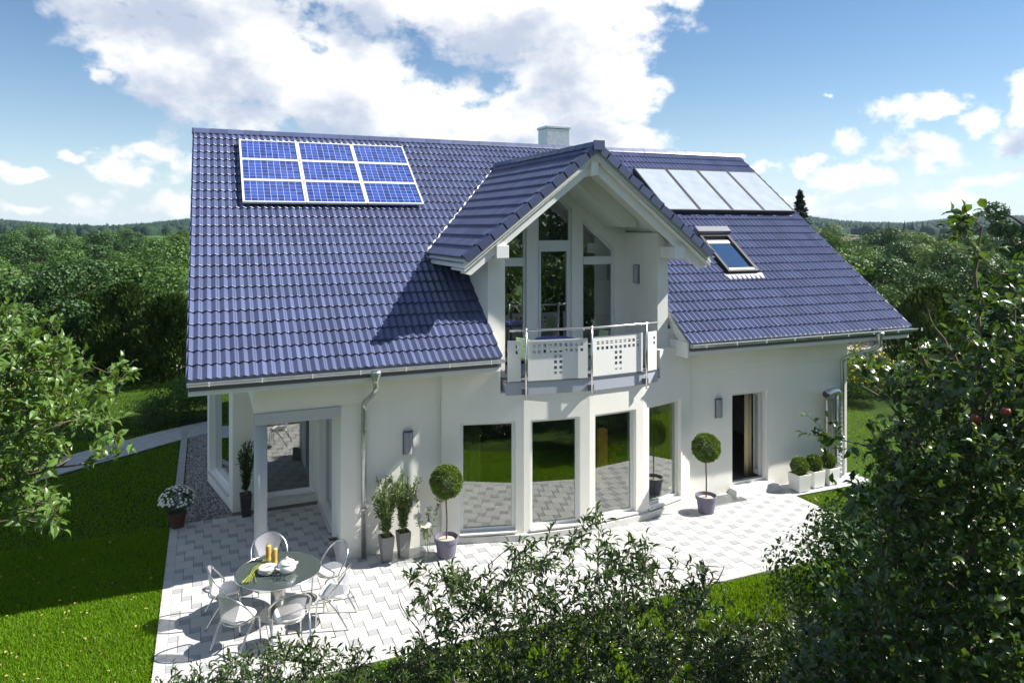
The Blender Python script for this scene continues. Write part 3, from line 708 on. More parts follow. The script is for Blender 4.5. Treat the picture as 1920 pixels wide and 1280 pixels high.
# --- dormer tiles
DL = math.atan(TP); DC, DS = math.cos(DL), math.sin(DL); dlen = XE/DC; DROWS = 11; DROW = dlen/DROWS
DV, DF = tile_mesh(TW-.002, DROW)
dme = bpy.data.meshes.new('roof_tile'); dme.from_pydata(DV, [], DF); dme.update(); dme.materials.append(MATS['tile_blue'])
drest = {-1: MB(), 1: MB()}
dr_obj = [o for o in house.children if o.name.startswith('dormer_roof')]
cnt = 0
for sg in (-1, 1):
    for r_ in range(DROWS):
        for c in range(20):
            s = -.02+r_*DROW; xb = XC+sg*(XE-s*DC); zb = du(XC+sg*XE)+s*DS
            yv = YE+(zb-ZE)/K+.6                        # valley line
            y0 = YF+.10+c*TW
            if y0 > yv: continue
            # local x along the eave (y), local y up the slope
            if sg < 0: Mx = Matrix(((0,DC,-DS,xb),(-1,0,0,y0+TW),(0,DS,DC,zb),(0,0,0,1)))
            else:      Mx = Matrix(((0,-DC,DS,xb),(1,0,0,y0),(0,DS,DC,zb),(0,0,0,1)))
            if sg < 0 and c < 6 and cnt < 60:
                o = link('roof_tile', dme, None, dr_obj[0]); o.matrix_local = Mx; cnt += 1
            else: drest[sg].add([Mx@Vector(v) for v in DV], DF)
    tag(drest[sg].build('roof_tile_field', 'tile_blue', dr_obj[0 if sg < 0 else 1]), kind='stuff')
    # verge tiles: flat folded caps along the front edge
    for r_ in range(DROWS):
        s0, s1 = r_*DROW, (r_+1)*DROW+.03; up0, up1 = .075, .045
        v = []
        for (s, u) in ((s0,up0),(s1,up1)):
            x = XC+sg*(XE-s*DC); z = du(XC+sg*XE)+s*DS; nx, nz = sg*DS, DC
            for (yy, h) in ((YF-.05,-.10),(YF-.05,u),(YF+.13,u),(YF+.13,0)): v.append((x+nx*h, yy, z+nz*h))
        f = [(0,1,5,4),(1,2,6,5),(2,3,7,6),(0,3,2,1)]
        if sg > 0: f = [q[::-1] for q in f]
        link('verge_tile', MB().add(v, f).mesh('verge_tile'), 'tile_blue', dr_obj[0 if sg < 0 else 1])
dcm = cap_mesh(.42); dcm.materials.append(MATS['tile_blue'])
for k in range(14):
    o = link('ridge_tile', dcm, None, dr_obj[0], (XC, YF-.06+k*.42, ZR+.04)); o.rotation_euler = (0, 0, math.pi/2)
hp(MB().box(XC-.13,XC+.13,YF-.085,YF-.062,ZR-.10,ZR+.10), 'ridge_end', 'tile_blue')
# pale valley sheet between dormer and main roof
for sg in (-1, 1):
    mb = MB(); pts = []
    for k in range(31):
        t = k/30; z = du(XC+sg*XE)+(ZR-du(XC+sg*XE))*t; x = XC+sg*XE*(1-t); y = YE+(z-ZE)/K
        j = .035 if k % 2 else 0.; pts.append(((x+sg*(.02+j), y-.03, z+.06), (x-sg*.05, y+.05, z+.075)))
    v = [p for q in pts for p in q]; hp(MB().add(v, [(2*i,2*i+2,2*i+3,2*i+1) for i in range(30)]), 'valley_flashing', 'valley_sheet')
# dormer gutters
for sg in (-1, 1):
    x = XC+sg*(XE+.05); z = du(XC+sg*XE)-.05
    mb = MB(); sec = [(math.cos(a)*.055, math.sin(a)*.055) for a in np.linspace(math.pi, 2*math.pi, 9)]
    v = [(x+a, y, z+b) for y in (YF+.02, 15.9) for a, b in sec]; hp(MB().add(v, [(i,i+1,10+i,9+i) for i in range(8)]), 'gutter', 'zinc')
# closing board at the left end of the right-hand eave
hp(MB().prism([(9.90,YE+.02),(9.945,YE+.02),(9.945,14.19),(9.90,14.19)], 3.45, 3.80), 'eave_end_board', 'white_paint')
# --- gutters and downpipes
def gutter(x0, x1):
    sec = [(math.cos(a)*.07, math.sin(a)*.07) for a in np.linspace(math.pi, 2*math.pi, 11)]; y, z = YE-.09, ZE-.045
    v = [(x, y+a, z+b) for x in (x0, x1) for a, b in sec]
    mb = MB().add(v, [(i,i+1,12+i,11+i) for i in range(10)]); mb.tube([(x0,y-.07,z),(x1,y-.07,z)], .011, 8)
    for x in (x0, x1): mb.add([(x,y+a,z+b) for a, b in sec], [tuple(range(11))])
    gt = hp(mb, 'gutter', 'zinc'); 
    bm = MB().box(-.012,.012,y-.083,y-.062,z-.06,z+.016).mesh('bracket'); bm.materials.append(MATS['alu'])
    for k in range(int((x1-x0)/.85)+1): link('bracket', bm, None, gt, (x0+.35+k*.85, 0, 0))
gutter(RX0-.02, 5.44); gutter(9.93, RX1+.1)
def downpipe(x, xw, yw, low=0):
    y = YE-.09; mb = MB().lathe([(.05,-.20),(.055,-.16),(.11,-.02),(.11,.03)], 12, (x,y,ZE-.10))
    mb.tube(spline([(x,y,3.55),(x,y,3.40),(x+(xw-x)*.15,y+(yw-y)*.2,3.28),(x+(xw-x)*.85,y+(yw-y)*.85,3.04),(xw,yw,2.92),(xw,yw,2.7)],4)+[Vector((xw,yw,0.0))], .05, 12)
    dp = hp(mb, 'downpipe', 'zinc', smooth=True)
    for z in (2.45,.95): MB().lathe([(.062,z-.02),(.062,z+.02)], 12, (xw,yw,0)).build('pipe_clip', 'zinc', dp)
downpipe(2.88, 2.80, 14.11); downpipe(15.66, 15.16, 14.11)
# --- chimney and roof window
hp(MB().box(9.68,10.46,20.35,21.0,8.0,9.42), 'chimney', 'zinc', bev=.01); hp(MB().box(9.65,10.49,20.32,21.03,9.423,9.50), 'chimney_cap', 'zinc', bev=.008)
def on_roof(x, y, h): return Vector((x, y-SP*h, rz(y)+CP*h))
def roof_box(mb, x0, x1, y0, y1, h0, h1):
    mb.hexa([on_roof(a,b,h0) for a,b in ((x0,y0),(x1,y0),(x1,y1),(x0,y1))]+[on_roof(a,b,h1) for a,b in ((x0,y0),(x1,y0),(x1,y1),(x0,y1))]); return mb
sx0, sx1, sy0, sy1 = 12.42, 13.42, 15.28, 16.55
mb = MB(); roof_box(mb,sx0,sx0+.08,sy0,sy1,-.05,.13); roof_box(mb,sx1-.08,sx1,sy0,sy1,-.05,.13); roof_box(mb,sx0+.08,sx1-.08,sy0,sy0+.05,-.05,.13); roof_box(mb,sx0+.08,sx1-.08,sy1-.08,sy1,-.05,.13)
skl = hp(mb, 'roof_window', 'dark_metal')
roof_box(MB(),sx0+.078,sx1-.078,sy0+.12,sy1-.078,.06,.075).build('pane', 'roof_glass', skl)
roof_box(MB(),sx0+.082,sx1-.082,sy0+.052,sy0+.118,.06,.115).build('sash_rail', 'white_paint', skl)
roof_box(MB(),sx0-.05,sx1+.05,sy1-.02,sy1+.16,.05,.24).build('shutter_box', 'slate_grey', skl)
roof_box(MB(),sx0+.14,sx1-.14,sy1-.30,sy1-.20,.076,.09).build('blind_bar', 'white_paint', skl)
roof_box(MB(),sx0-.12,sx1+.12,sy0-.17,sy0-.002,.02,.05).build('apron_flashing', 'lead', skl)

# --- balcony
BP = [(5.62,14.19),(5.62,13.775),(6.00,13.675),(7.42,13.49),(8.83,13.60),(9.26,13.73),(9.26,14.19)]
bal = hp(MB().prism(BP+[(9.26,15.55),(5.62,15.55)], 2.95, 3.21), 'balcony', 'balcony_grey')
outB = [(5.605,14.19),(5.605,13.765),(5.995,13.66),(7.42,13.472),(8.84,13.582),(9.28,13.715),(9.28,14.19)]
MB().prism(outB, 3.212, 3.232).build('drip_edge', 'slate_grey', bal)
def bal_panel(p0, p1, z0, z1, holes):
    Lg = math.dist(p0, p1); wm = MB(); wall_mb(wm, p0, p1, z0, z1, .012, holes(Lg)); wm.build('railing_panel', 'white_paint', bal)
def tee(Lg):
    hs = .066; gap_ = .115; out = []; n_ = 10; x0 = (Lg-(n_-1)*gap_)/2
    for i in range(n_):
        for j in range(2): out.append((x0+i*gap_-hs/2, x0+i*gap_+hs/2, 3.94-j*gap_-hs/2, 3.94-j*gap_+hs/2))
    for i in (4,5):
        for j in range(2,6): out.append((x0+i*gap_-hs/2, x0+i*gap_+hs/2, 3.94-j*gap_-hs/2, 3.94-j*gap_+hs/2))
    return out
def two(Lg):
    hs = .066; xs = [Lg*.72] if Lg < .36 else [Lg*.22, Lg*.72]
    return [(x-hs/2, x+hs/2, 3.94-j*.115-hs/2, 3.94-j*.115+hs/2) for x in xs for j in range(2)]
def off2(p, q, a, b):
    d = Vector((q[0]-p[0], q[1]-p[1])); Lg = d.length; d /= Lg; n_ = Vector((d.y, -d.x))
    return tuple(Vector(p)+d*a+n_*.014), tuple(Vector(q)-d*b+n_*.014)
bal_panel(*off2(BP[2],BP[3],.07,.06), 3.23, 4.06, tee); bal_panel(*off2(BP[3],BP[4],.06,.06), 3.245, 4.08, tee)
bal_panel(*off2(BP[1],BP[2],.04,.08), 3.22, 4.06, two); bal_panel(*off2(BP[4],BP[5],.10,.06), 3.22, 4.08, two)
for (x, y) in (BP[2], BP[3], BP[4]):
    d = .07 if x < 8 else .07
    MB().tube([(x,y-d,2.86),(x,y-d,4.32)], .022, 10).build('railing_post', 'steel', bal, smooth=True)
    MB().box(x-.06,x+.06,y-.06,y+.02,2.97,3.09).build('post_bracket', 'slate_grey', bal)
hr = [(5.68,13.70),(6.00,13.605),(7.42,13.42),(8.83,13.53),(9.2,13.64)]
MB().tube([(x,y,4.28) for x,y in hr], .024, 10).build('handrail', 'steel', bal, smooth=True)
mb = MB()
for z in (3.40, 3.92): mb.tube([(x,y+.16,z) for x,y in hr[1:4]], .010, 6)
mb.build('railing_bar', 'steel', bal)

# ============================================================ SOLAR PANELS
def rp(x, y, h):          # photo pixel -> point on the plane h above the main roof: returns X, Y(roof)
    r = ray(x, y); n_ = Vector((0,-SP,CP)); p0 = on_roof(0, YE, h); c = Vector((0,0,HC)); t = (p0-c).dot(n_)/r.dot(n_); q = c+r*t; return q.x, q.y+SP*h
a = rp(446,263,.14); b = rp(755,276,.14); c = rp(795,383,.14); d = rp(457,381,.14)
px0, px1, py0, py1 = (a[0]+d[0])/2, (b[0]+c[0])/2, (c[1]+d[1])/2, (a[1]+b[1])/2
base = on_roof((px0+px1)/2, py0, 0)
pvt = thing('photovoltaic_array', 'array of nine blue photovoltaic panels on the left roof slope', 'solar panels', base)
def panel_mesh():
    w, l = (px1-px0)/3-.012, (py1-py0)/CP/3-.010; f = .038; fr = MB()
    fr.box(0,w,0,f,-.02,.03); fr.box(0,w,l-f,l,-.02,.03); fr.box(0,f,f,l-f,-.02,.03); fr.box(w-f,w,f,l-f,-.02,.03)
    bk = MB().box(f-.004,w-f+.004,f-.004,l-f+.004,.0,.012)
    ce = MB(); nx, ny = 9, 6; cw, ch = (w-2*f-.012)/nx, (l-2*f-.012)/ny; g_ = .0045
    for i in range(nx):
        for j in range(ny):
            x, y = f+.006+i*cw, f+.006+j*ch; q = .012
            ce.box(x+g_,x+cw-g_,y+g_,y+ch-g_,.012,.0145)
    return fr.mesh('panel'), bk.mesh('backing'), ce.mesh('cells'), w, l
m1, m2, m3, pw, pl_ = panel_mesh(); m1.materials.append(MATS['alu']); m2.materials.append(MATS['pv_back']); m3.materials.append(MATS['pv_cell'])
RT = Matrix.Rotation(PIT, 4, 'X')
for i in range(3):
    for j in range(3):
        pos = on_roof(px0+i*(px1-px0)/3, py0+j*(py1-py0)/3, .14)-base
        o = link('panel', m1, None, pvt); o.matrix_local = Matrix.Translation(pos)@RT
        k = link('backing', m2, None, o); k = link('cells', m3, None, o); tag(k, kind='stuff')
for t in (.12, .45, .55, .88):
    mb = MB(); x = px0+(px1-px0)*t
    mb.hexa([on_roof(x+u,y,h)-base for h in (.03,.118) for u,y in ((-.02,py0+.05),(.02,py0+.05),(.02,py1-.05),(-.02,py1-.05))]); mb.build('mounting_rail', 'alu', pvt)
a = rp(1187,316,.16); b = rp(1415,323,.16); c = rp(1490,396,.16); d = rp(1262,396,.16)
qx1, qy0, qy1 = (b[0]+c[0])/2, (c[1]+d[1])/2, (a[1]+b[1])/2; qx0 = qx1-4*((b[0]-a[0])/4)
base = on_roof((qx0+qx1)/2, qy0, 0)
sct = thing('solar_collector', 'bank of four pale glazed solar thermal collectors on the right roof slope', 'solar panels', base)
cwid = (qx1-qx0)/4; clen = (qy1-qy0)/CP
fr = MB(); f = .04; w = cwid-.012; fr.box(0,w,0,f,-.08,.03); fr.box(0,w,clen-f,clen,-.08,.03); fr.box(0,f,f,clen-f,-.08,.03); fr.box(w-f,w,f,clen-f,-.08,.03)
m1 = fr.mesh('panel'); m1.materials.append(MATS['dark_metal']); m2 = MB().box(f-.003,w-f+.003,f-.003,clen-f+.003,.0,.018).mesh('pane'); m2.materials.append(MATS['collector'])
for i in range(4):
    o = link('panel', m1, None, sct); o.matrix_local = Matrix.Translation(on_roof(qx0+i*cwid, qy0, .16)-base)@RT; link('pane', m2, None, o)
mb = MB(); mb.hexa([on_roof(x,y,h)-base for h in (.02,.075) for x,y in ((qx0,qy0+.03),(qx1,qy0+.03),(qx1,qy1-.05),(qx0,qy1-.05))]); mb.build('mounting_tray', 'dark_metal', sct)
for i in range(8):
    x = qx0+.3+i*(qx1-qx0)/8; MB().tube([on_roof(x,qy0-.03,.03)-base, on_roof(x+.22,qy0-.03,.03)-base], .02, 8).build('pipe_joint', 'alu', sct)

# ============================================================ WALL LAMPS
def wall_lamp(label, loc, rz, s=1.0):
    t = thing('wall_lamp', label, 'lamp', loc, rz, 'perforated wall lamps')
    MB().box(-.10*s,.10*s,-.03,0,0,.46*s).build('back_plate', 'slate_grey', t)
    mb = MB(); n = 10; v = []
    for z in (.015,.445*s):
        for k in range(n+1): a_ = math.pi*k/n; v.append((-math.cos(a_)*.085*s, -.03-math.sin(a_)*.085*s, z))
    mb.add(v, [(k,k+1,n+2+k,n+1+k) for k in range(n)]); mb.build('shade', 'mesh_metal', t)
    MB().tube([(0,-.06,.08),(0,-.06,.34*s)], .022, 10).build('bulb_tube', 'porcelain', t, smooth=True)
wall_lamp('perforated steel wall lamp between the downpipe and the curved bay', (3.69,YA-.001,1.88), 0)
wall_lamp('perforated steel wall lamp beside the open terrace door', (11.28,YA-.001,1.83), 0)
wall_lamp('perforated steel wall lamp on the balcony side wall', (9.569,15.05,5.02), -math.pi/2)

# ============================================================ VENT DUCTS at the right corner
vt = thing('vent_duct', 'three galvanised vent pipes with bent outlet at the right house corner', 'duct', (14.85,14.05,0))
for k, (x, r_) in enumerate(((-.26,.06),(-.10,.055))):
    mb = MB().tube([(x,0,.0),(x,0,1.98)], r_, 14); mb.build('pipe', 'zinc', vt, smooth=False)
mb = MB().tube([(.10,0,0),(.10,0,1.95)]+[(.10-.0-math.sin(t)*.10-(0),-.0,1.95+ (1-math.cos(t))*.16) for t in ()]+spline([(.10,0,1.96),(.08,-.02,2.12),(-.05,-.05,2.2),(-.30,-.12,2.2),(-.48,-.16,2.17)],5), .095, 16); mb.build('outlet', 'zinc', vt, smooth=True)
MB().lathe([(.086,0),(.086,.004)], 16).build('opening', 'dark_metal', vt, loc=(-.487,-.163,2.17)).rotation_euler = (0, R(-90), R(18))  # flat dark disc standing for the shade inside the open pipe end
for z in np.arange(.1,1.95,.11): MB().lathe([(.099,z),(.103,z+.012),(.099,z+.024)], 14, (.10,0,0)).build('rib', 'zinc', vt)

# ============================================================ POTS AND PLANTS
def ball_leaves(n, rad, ln, c=(0,0,0), squash=1., inner=.72):
    d = rdir(n); rr = rad*RNG.uniform(inner,1.02,n)**.5*(1+.07*np.sin(d[:,0]*9+d[:,1]*7+c[2]*5)*np.cos(d[:,2]*8)+.10*(RNG.random(n) < .03)*RNG.random(n)); P = d*rr[:,None]*np.array((1,1,squash))+np.array(c); Dr = d+RNG.normal(0,.7,(n,3))+np.array((0,0,.3)); U = d+RNG.normal(0,.6,(n,3))
    return P, Dr, U, RNG.uniform(.7,1.2,n)*ln
def topiary(label, loc):
    t = thing('topiary', label, 'potted plant', loc, 0, 'ball topiaries in purple pots')
    MB().lathe([(.17,0),(.215,.30),(.235,.302),(.24,.38),(.222,.385),(.20,.31)], 26).build('pot', 'pot_purple', t, smooth=False)
    MB().lathe([(.195,.30),(.16,.325),(.05,.33)], 20).build('soil', 'soil_chips', t)
    MB().tube(spline([(0,0,.3),(.012,.005,.7),(-.006,0,1.05),(0,0,1.3)],5), .016, 8).build('stem', 'bark', t)
    P, Dr, U, Ln = ball_leaves(8000, .30, .038, (0,0,1.44)); link('crown', leaves('crown', P, Dr, U, Ln, Ln*.55, 'simple'), 'leaf_box', t)
    for k in range(7):
        a_ = k*.9; e = .2; MB().tube([(0,0,1.22),(math.cos(a_)*.14,math.sin(a_)*.14,1.42+.08*math.sin(k*2)),(math.cos(a_)*.23,math.sin(a_)*.23,1.46+.1*math.sin(k*2))], [.01,.006,.003], 5).build('branch', 'bark', t)
topiary('ball topiary in purple pot left of the bay beside the flower vase', (4.30,13.58,0))
topiary('ball topiary in purple pot standing right of the bay windows', (10.33,13.42,0))
def willow_plant(name, label, loc, potm, w0, w1, h, top, n, lm, group=None, spread=.27):
    t = thing(name, label, 'potted plant', loc, .1, group)
    MB().hexa([(-w0,-w0,0),(w0,-w0,0),(w0,w0,0),(-w0,w0,0),(-w1,-w1,h),(w1,-w1,h),(w1,w1,h),(-w1,w1,h)]); 
    mb = MB(); q = w1-.018
    mb.hexa([(-w0,-w0,0),(w0,-w0,0),(w0,w0,0),(-w0,w0,0),(-w1,-w1,h-.05),(w1,-w1,h-.05),(w1,w1,h-.05),(-w1,w1,h-.05)])
    for x0, x1, y0, y1 in ((-w1,w1,-w1,-q),(-w1,w1,q,w1),(-w1,-q,-q,q),(q,w1,-q,q)): mb.box(x0,x1,y0,y1,h-.05,h)
    bevel(mb.build('planter', potm, t), .004)
    MB().box(-q,q,-q,q,h-.049,h-.03).build('soil', 'soil', t)
    P = []; D_ = []; stm = MB()
    for k in range(n):
        a_ = RNG.uniform(0,6.28); sp = spread*RNG.uniform(.3,1.15); hh = (top-h)*RNG.uniform(.65,1.)
        p = [Vector((RNG.normal(0,.03),RNG.normal(0,.03),h-.04)), Vector((math.cos(a_)*sp*.35,math.sin(a_)*sp*.35,h+hh*.45)), Vector((math.cos(a_)*sp,math.sin(a_)*sp,h+hh))]
        pts = spline(p, 8); stm.tube(pts, [.006-.004*i/len(pts) for i in range(len(pts))], 5)
        for i in range(3, len(pts)):
            tdir = (pts[i]-pts[i-1]).normalized()
            for q_ in range(5):
                ff = RNG.uniform(0,1); P.append(pts[i-1].lerp(pts[i],ff)); D_.append(tdir*.9+Vector(RNG.normal(0,.55,3)))
    stm.build('stems', 'stalk_green', t); P = np.array([tuple(p) for p in P]); D_ = np.array([tuple(p) for p in D_])
    link('foliage', leaves('foliage', P, D_, RNG.normal(size=P.shape), RNG.uniform(.07,.13,len(P)), RNG.uniform(.013,.021,len(P)), 'full'), lm, t)
    return t
willow_plant('planter_shrub', 'narrow-leaved shrub in tall grey planter next to the downpipe', (3.18,13.84,0), 'pot_grey', .085, .125, .48, 1.50, 20, 'leaf_olive', 'tall grey planters by the wall')
willow_plant('planter_shrub', 'narrow-leaved shrub in tall grey planter under the left wall lamp', (3.53,13.92,0), 'pot_grey', .085, .12, .48, 1.60, 20, 'leaf_olive', 'tall grey planters by the wall', .30)
willow_plant('planter_shrub', 'dark green shrub in tall black planter at the back of the porch', (.80,17.18,0), 'pot_black', .085, .115, .50, 1.62, 16, 'leaf_tree_dark', None, .16)
bx_t = thing('cube_planter', 'small empty grey cube planter at the porch wall corner', 'planter', (2.27,14.45,0))
mb = MB().box(-.09,.09,-.09,.09,0,.24); [mb.box(*q,.24,.32) for q in ((-.09,.09,-.09,-.07),(-.09,.09,.07,.09),(-.09,-.07,-.07,.07),(.07,.09,-.07,.07))]
bevel(mb.build('planter', 'pot_grey', bx_t), .004); MB().box(-.069,.069,-.069,.069,.24,.27).build('soil', 'soil', bx_t)
# glass vase of poppies
vz_ = thing('flower_vase', 'clear square glass vase of white and yellow poppies beside the purple pot', 'vase', (3.93,13.62,0), .15)
mb = MB(); [mb.box(*q) for q in ((-.11,.11,-.11,-.102,0,.46),(-.11,.11,.102,.11,0,.46),(-.11,-.102,-.102,.102,0,.46),(.102,.11,-.102,.102,0,.46),(-.102,.102,-.102,.102,0,.03))]
mb.build('glass', 'clear_glass', vz_)
heads = [(-.20,-.02,.80),(.02,.0,.90),(.28,.06,1.0),(-.10,-.10,.66),(-.22,.06,1.18)]
fp = []; fd = []
for k, h in enumerate(heads):
    pts = spline([(RNG.normal(0,.02),RNG.normal(0,.02),.04),(h[0]*.35,h[1]*.35,.48),(h[0]*.9,h[1]*.9,h[2]-.08),h],5)
    stem_ = MB().tube(pts, .004, 5).build('stem', 'stalk_green', vz_)
    for i in range(4, len(pts)-3):
        for q in range(5): fp.append(tuple(pts[i])); fd.append(tuple(RNG.normal(0,.6,3)+np.array((0,0,.5))))
    if k == 4: MB().lathe([(.01,-.02),(.028,0),(.01,.03)], 8, h).build('bud', 'stalk_green', stem_); continue
    n_ = 6; P = np.tile(h,(n_,1)); an = np.arange(n_)*6.283/n_; D_ = np.column_stack([np.cos(an),np.sin(an)-.55,np.full(n_,.55)]); U = np.tile((0,-.55,1.),(n_,1))
    link('petals', leaves('petals', P, D_, U, .135, .15, 'full'), 'white_petal', stem_)
    MB().lathe([(.016,0),(.038,.012),(.03,.03),(.008,.04)], 10, h).build('flower_centre', 'petal_centre', stem_)
fp = np.array(fp); link('foliage', leaves('foliage', fp, np.array(fd), RNG.normal(size=fp.shape), RNG.uniform(.05,.10,len(fp)), .014, 'full'), 'leaf_olive', vz_)
# white planters with box balls
for k, (x, y, r_, lb) in enumerate(((13.32,13.70,.20,'box ball in white square planter nearest the terrace door'),(13.86,13.78,.19,'box ball in white square planter, middle of three by the ducts'),(14.36,13.80,.17,'box ball in white square planter in front of the vent pipes'))):
    t = thing('box_planter', lb, 'potted plant', (x,y,0), .05*k, 'box balls in white planters')
    w = .19; mb = MB(); mb.hexa([(-w*.9,-w*.9,0),(w*.9,-w*.9,0),(w*.9,w*.9,0),(-w*.9,w*.9,0),(-w,-w,.36),(w,-w,.36),(w,w,.36),(-w,w,.36)])
    for q in ((-w,w,-w,-w+.02),(-w,w,w-.02,w),(-w,-w+.02,-w+.02,w-.02),(w-.02,w,-w+.02,w-.02)): mb.box(*q,.36,.40)
    bevel(mb.build('planter', 'pot_white', t), .005); MB().box(-w+.021,w-.021,-w+.021,w-.021,.361,.385).build('soil', 'soil', t)
    P, Dr, U, Ln = ball_leaves(4200, r_, .034, (0,0,.40+r_*.82)); link('crown', leaves('crown', P, Dr, U, Ln, Ln*.55, 'simple'), 'leaf_box', t)
# daisies
t = thing('daisy_pot', 'terracotta pot of white daisies at the left rear patio corner', 'potted plant', (-.58,17.12,0))
MB().lathe([(.13,0),(.18,.26),(.195,.262),(.195,.31),(.175,.31),(.16,.26)], 22).build('pot', 'pot_terracotta', t)
P, Dr, U, Ln = ball_leaves(1500, .33, .05, (0,0,.58), .8, .3); link('foliage', leaves('foliage', P, Dr, U, Ln, Ln*.4, 'simple'), 'leaf_tree_dark', t)
d = rdir(170); d[:,2] = np.abs(d[:,2])*1.1-.15; fl = MB()
hP, hD, hU = [], [], []
for q in d:
    c = np.array((0,0,.58))+q*np.array((.37,.37,.30)); nrm = q+np.array((0,-.3,.5)); nrm /= np.linalg.norm(nrm); a1 = np.cross(nrm,(0,0,1.)); a1 /= np.linalg.norm(a1)+1e-6; a2 = np.cross(nrm,a1)
    for k in range(6): an = k*1.047; hP.append(c); hD.append(a1*math.cos(an)+a2*math.sin(an)); hU.append(nrm)
link('flowers', leaves('flowers', np.array(hP), np.array(hD), np.array(hU), .032, .022, 'simple'), 'white_petal', t)
# entrance grates
for lb, (x0,x1,y0,y1) in (('perforated steel floor grate beside the terrace door',(10.75,11.68,13.62,14.10)),('perforated steel floor grate behind the tall grey planters',(3.05,3.98,13.72,14.16))):
    t = thing('floor_grate', lb, 'grate', (x0,y0,0)); fr = MB(); w, h = x1-x0, y1-y0
    fr.box(0,w,0,.02,.001,.012); fr.box(0,w,h-.02,h,.001,.012); fr.box(0,.02,.02,h-.02,.001,.012); fr.box(w-.02,w,.02,h-.02,.001,.012); fr.build('frame', 'zinc', t)
    br = MB()
    for k in range(int(w/.03)): br.box(.03+k*.03,.043+k*.03,.021,h-.021,.001,.010)
    for k in range(int(h/.05)): br.box(.021,w-.021,.04+k*.05,.048+k*.05,.001,.007)
    tag(br.build('bars', 'zinc', t), kind='stuff')
    MB().box(.021,w-.021,.021,h-.021,.0003,.0008).build('gap_shade', 'dark_metal', t)  # flat dark sheet on the paving, painted shade between the bars

# ============================================================ TABLE AND CHAIRS
TC = (1.09, 12.60); TR = .67
t = thing('round_table', 'round patio table with dark top, steel rim and steel column', 'table', (*TC,0))
MB().lathe([(TR-.02,.722),(TR-.004,.724),(TR-.004,.738),(TR-.02,.741)], 64).build('table_top', 'table_top', t)
MB().tube([((TR)*math.cos(a_),(TR)*math.sin(a_),.731) for a_ in np.linspace(0,2*math.pi,65)], .014, 8, False).build('rim', 'steel', t, smooth=True)
cl = MB().lathe([(.12,.025),(.12,.72)], 32).build('column', 'steel_brushed', t); cl.data.polygons.foreach_set('use_smooth', [len(p.vertices) == 4 for p in cl.data.polygons])
MB().lathe([(.34,.0),(.34,.012),(.32,.022),(.10,.026)], 48).build('base_plate', 'steel_brushed', t)
def on_table(px, py): p = at_z(px, py, .742); return (p.x, p.y, .742)
for k, (x, y, lb) in enumerate(((503,1050,'left of the two golden wooden pepper mills on the patio table'),(515,1056,'right of the two golden wooden pepper mills on the patio table'))):
    m_ = thing('pepper_mill', lb, 'pepper mill', on_table(x,y), 0, 'wooden mills on the table')
    MB().lathe([(.044,0),(.046,.02),(.040,.06),(.044,.20),(.038,.202)], 16).build('body', 'wood_gold', m_, smooth=False)
    MB().lathe([(.036,.203),(.044,.21),(.043,.25),(.024,.266)], 16).build('cap', 'wood_gold', m_); MB().lathe([(.008,.266),(.013,.276),(.008,.29)], 8).build('knob', 'steel', m_)
p = on_table(502,1073); pl0 = None
plm = MB().lathe([(.07,0),(.085,.005),(.142,.022),(.148,.026),(.136,.026),(.08,.012),(.005,.011)], 32).mesh('plate', True); plm.materials.append(MATS['porcelain'])
for k in range(4):
    o = link('plate', plm, None, None, (p[0]+RNG.normal(0,.003), p[1]+RNG.normal(0,.003), .742+k*.023))
    tag(o, ('bottom white plate of the stack on the patio table','second white plate up in the stack on the table','third white plate up in the stack on the table','top white plate of the stack, carrying cutlery')[k], 'plate', 'stacked white plates')
cu = thing('cutlery', 'loose steel cutlery lying on the stacked plates', 'cutlery', (p[0],p[1],.742+.023*4+.004))
for a_ in (.4,.7,-.3): MB().tube([(-.09*math.cos(a_),-.09*math.sin(a_),.004),(.09*math.cos(a_),.09*math.sin(a_),.006)], [.003,.006], 6).build('knife', 'steel', cu)
p = on_table(538,1072)
tp = thing('tureen', 'white porcelain tureen with lid beside the stacked plates', 'tureen', p, .4); tp.scale = (1.22,1.22,1.22)
MB().lathe([(.05,0),(.095,.02),(.12,.06),(.118,.10),(.10,.12)], 28).build('bowl', 'porcelain', tp, smooth=True)
ld = MB().lathe([(.108,.121),(.095,.145),(.05,.168),(.018,.174)], 28).build('lid', 'porcelain', tp, smooth=True); MB().lathe([(.008,.17),(.02,.19),(.014,.205),(.004,.208)], 12).build('knob', 'porcelain', ld, smooth=True)
for s in (-1,1): MB().tube(spline([(s*.112,-.03,.08),(s*.15,-.015,.09),(s*.15,.015,.09),(s*.112,.03,.08)],4), .008, 6).build('handle', 'porcelain', tp, smooth=True)
gm = MB().lathe([(.020,0),(.024,.002),(.030,.11),(.028,.11),(.022,.006),(.002,.005)], 16).mesh('drinking_glass', True); gm.materials.append(MATS['clear_glass'])
for k, (x, y, lb) in enumerate(((513,1084,'clear glass tumbler in front of the stacked plates, leftmost'),(520,1088,'second clear glass tumbler from the left on the table'),(527,1084,'third clear glass tumbler, behind its neighbours'),(534,1087,'clear glass tumbler in front of the tureen, rightmost'))):
    o = link('drinking_glass', gm, None, None, on_table(x,y)); tag(o, lb, 'glass', 'tumblers on the table')
st = thing('stalk_bundle', 'bundle of long green stalks lying across the table edge', 'stalks', on_table(470,1082))
q0 = Vector(on_table(500,1050)); q1 = Vector(on_table(462,1092)); o0 = Vector(on_table(470,1082))
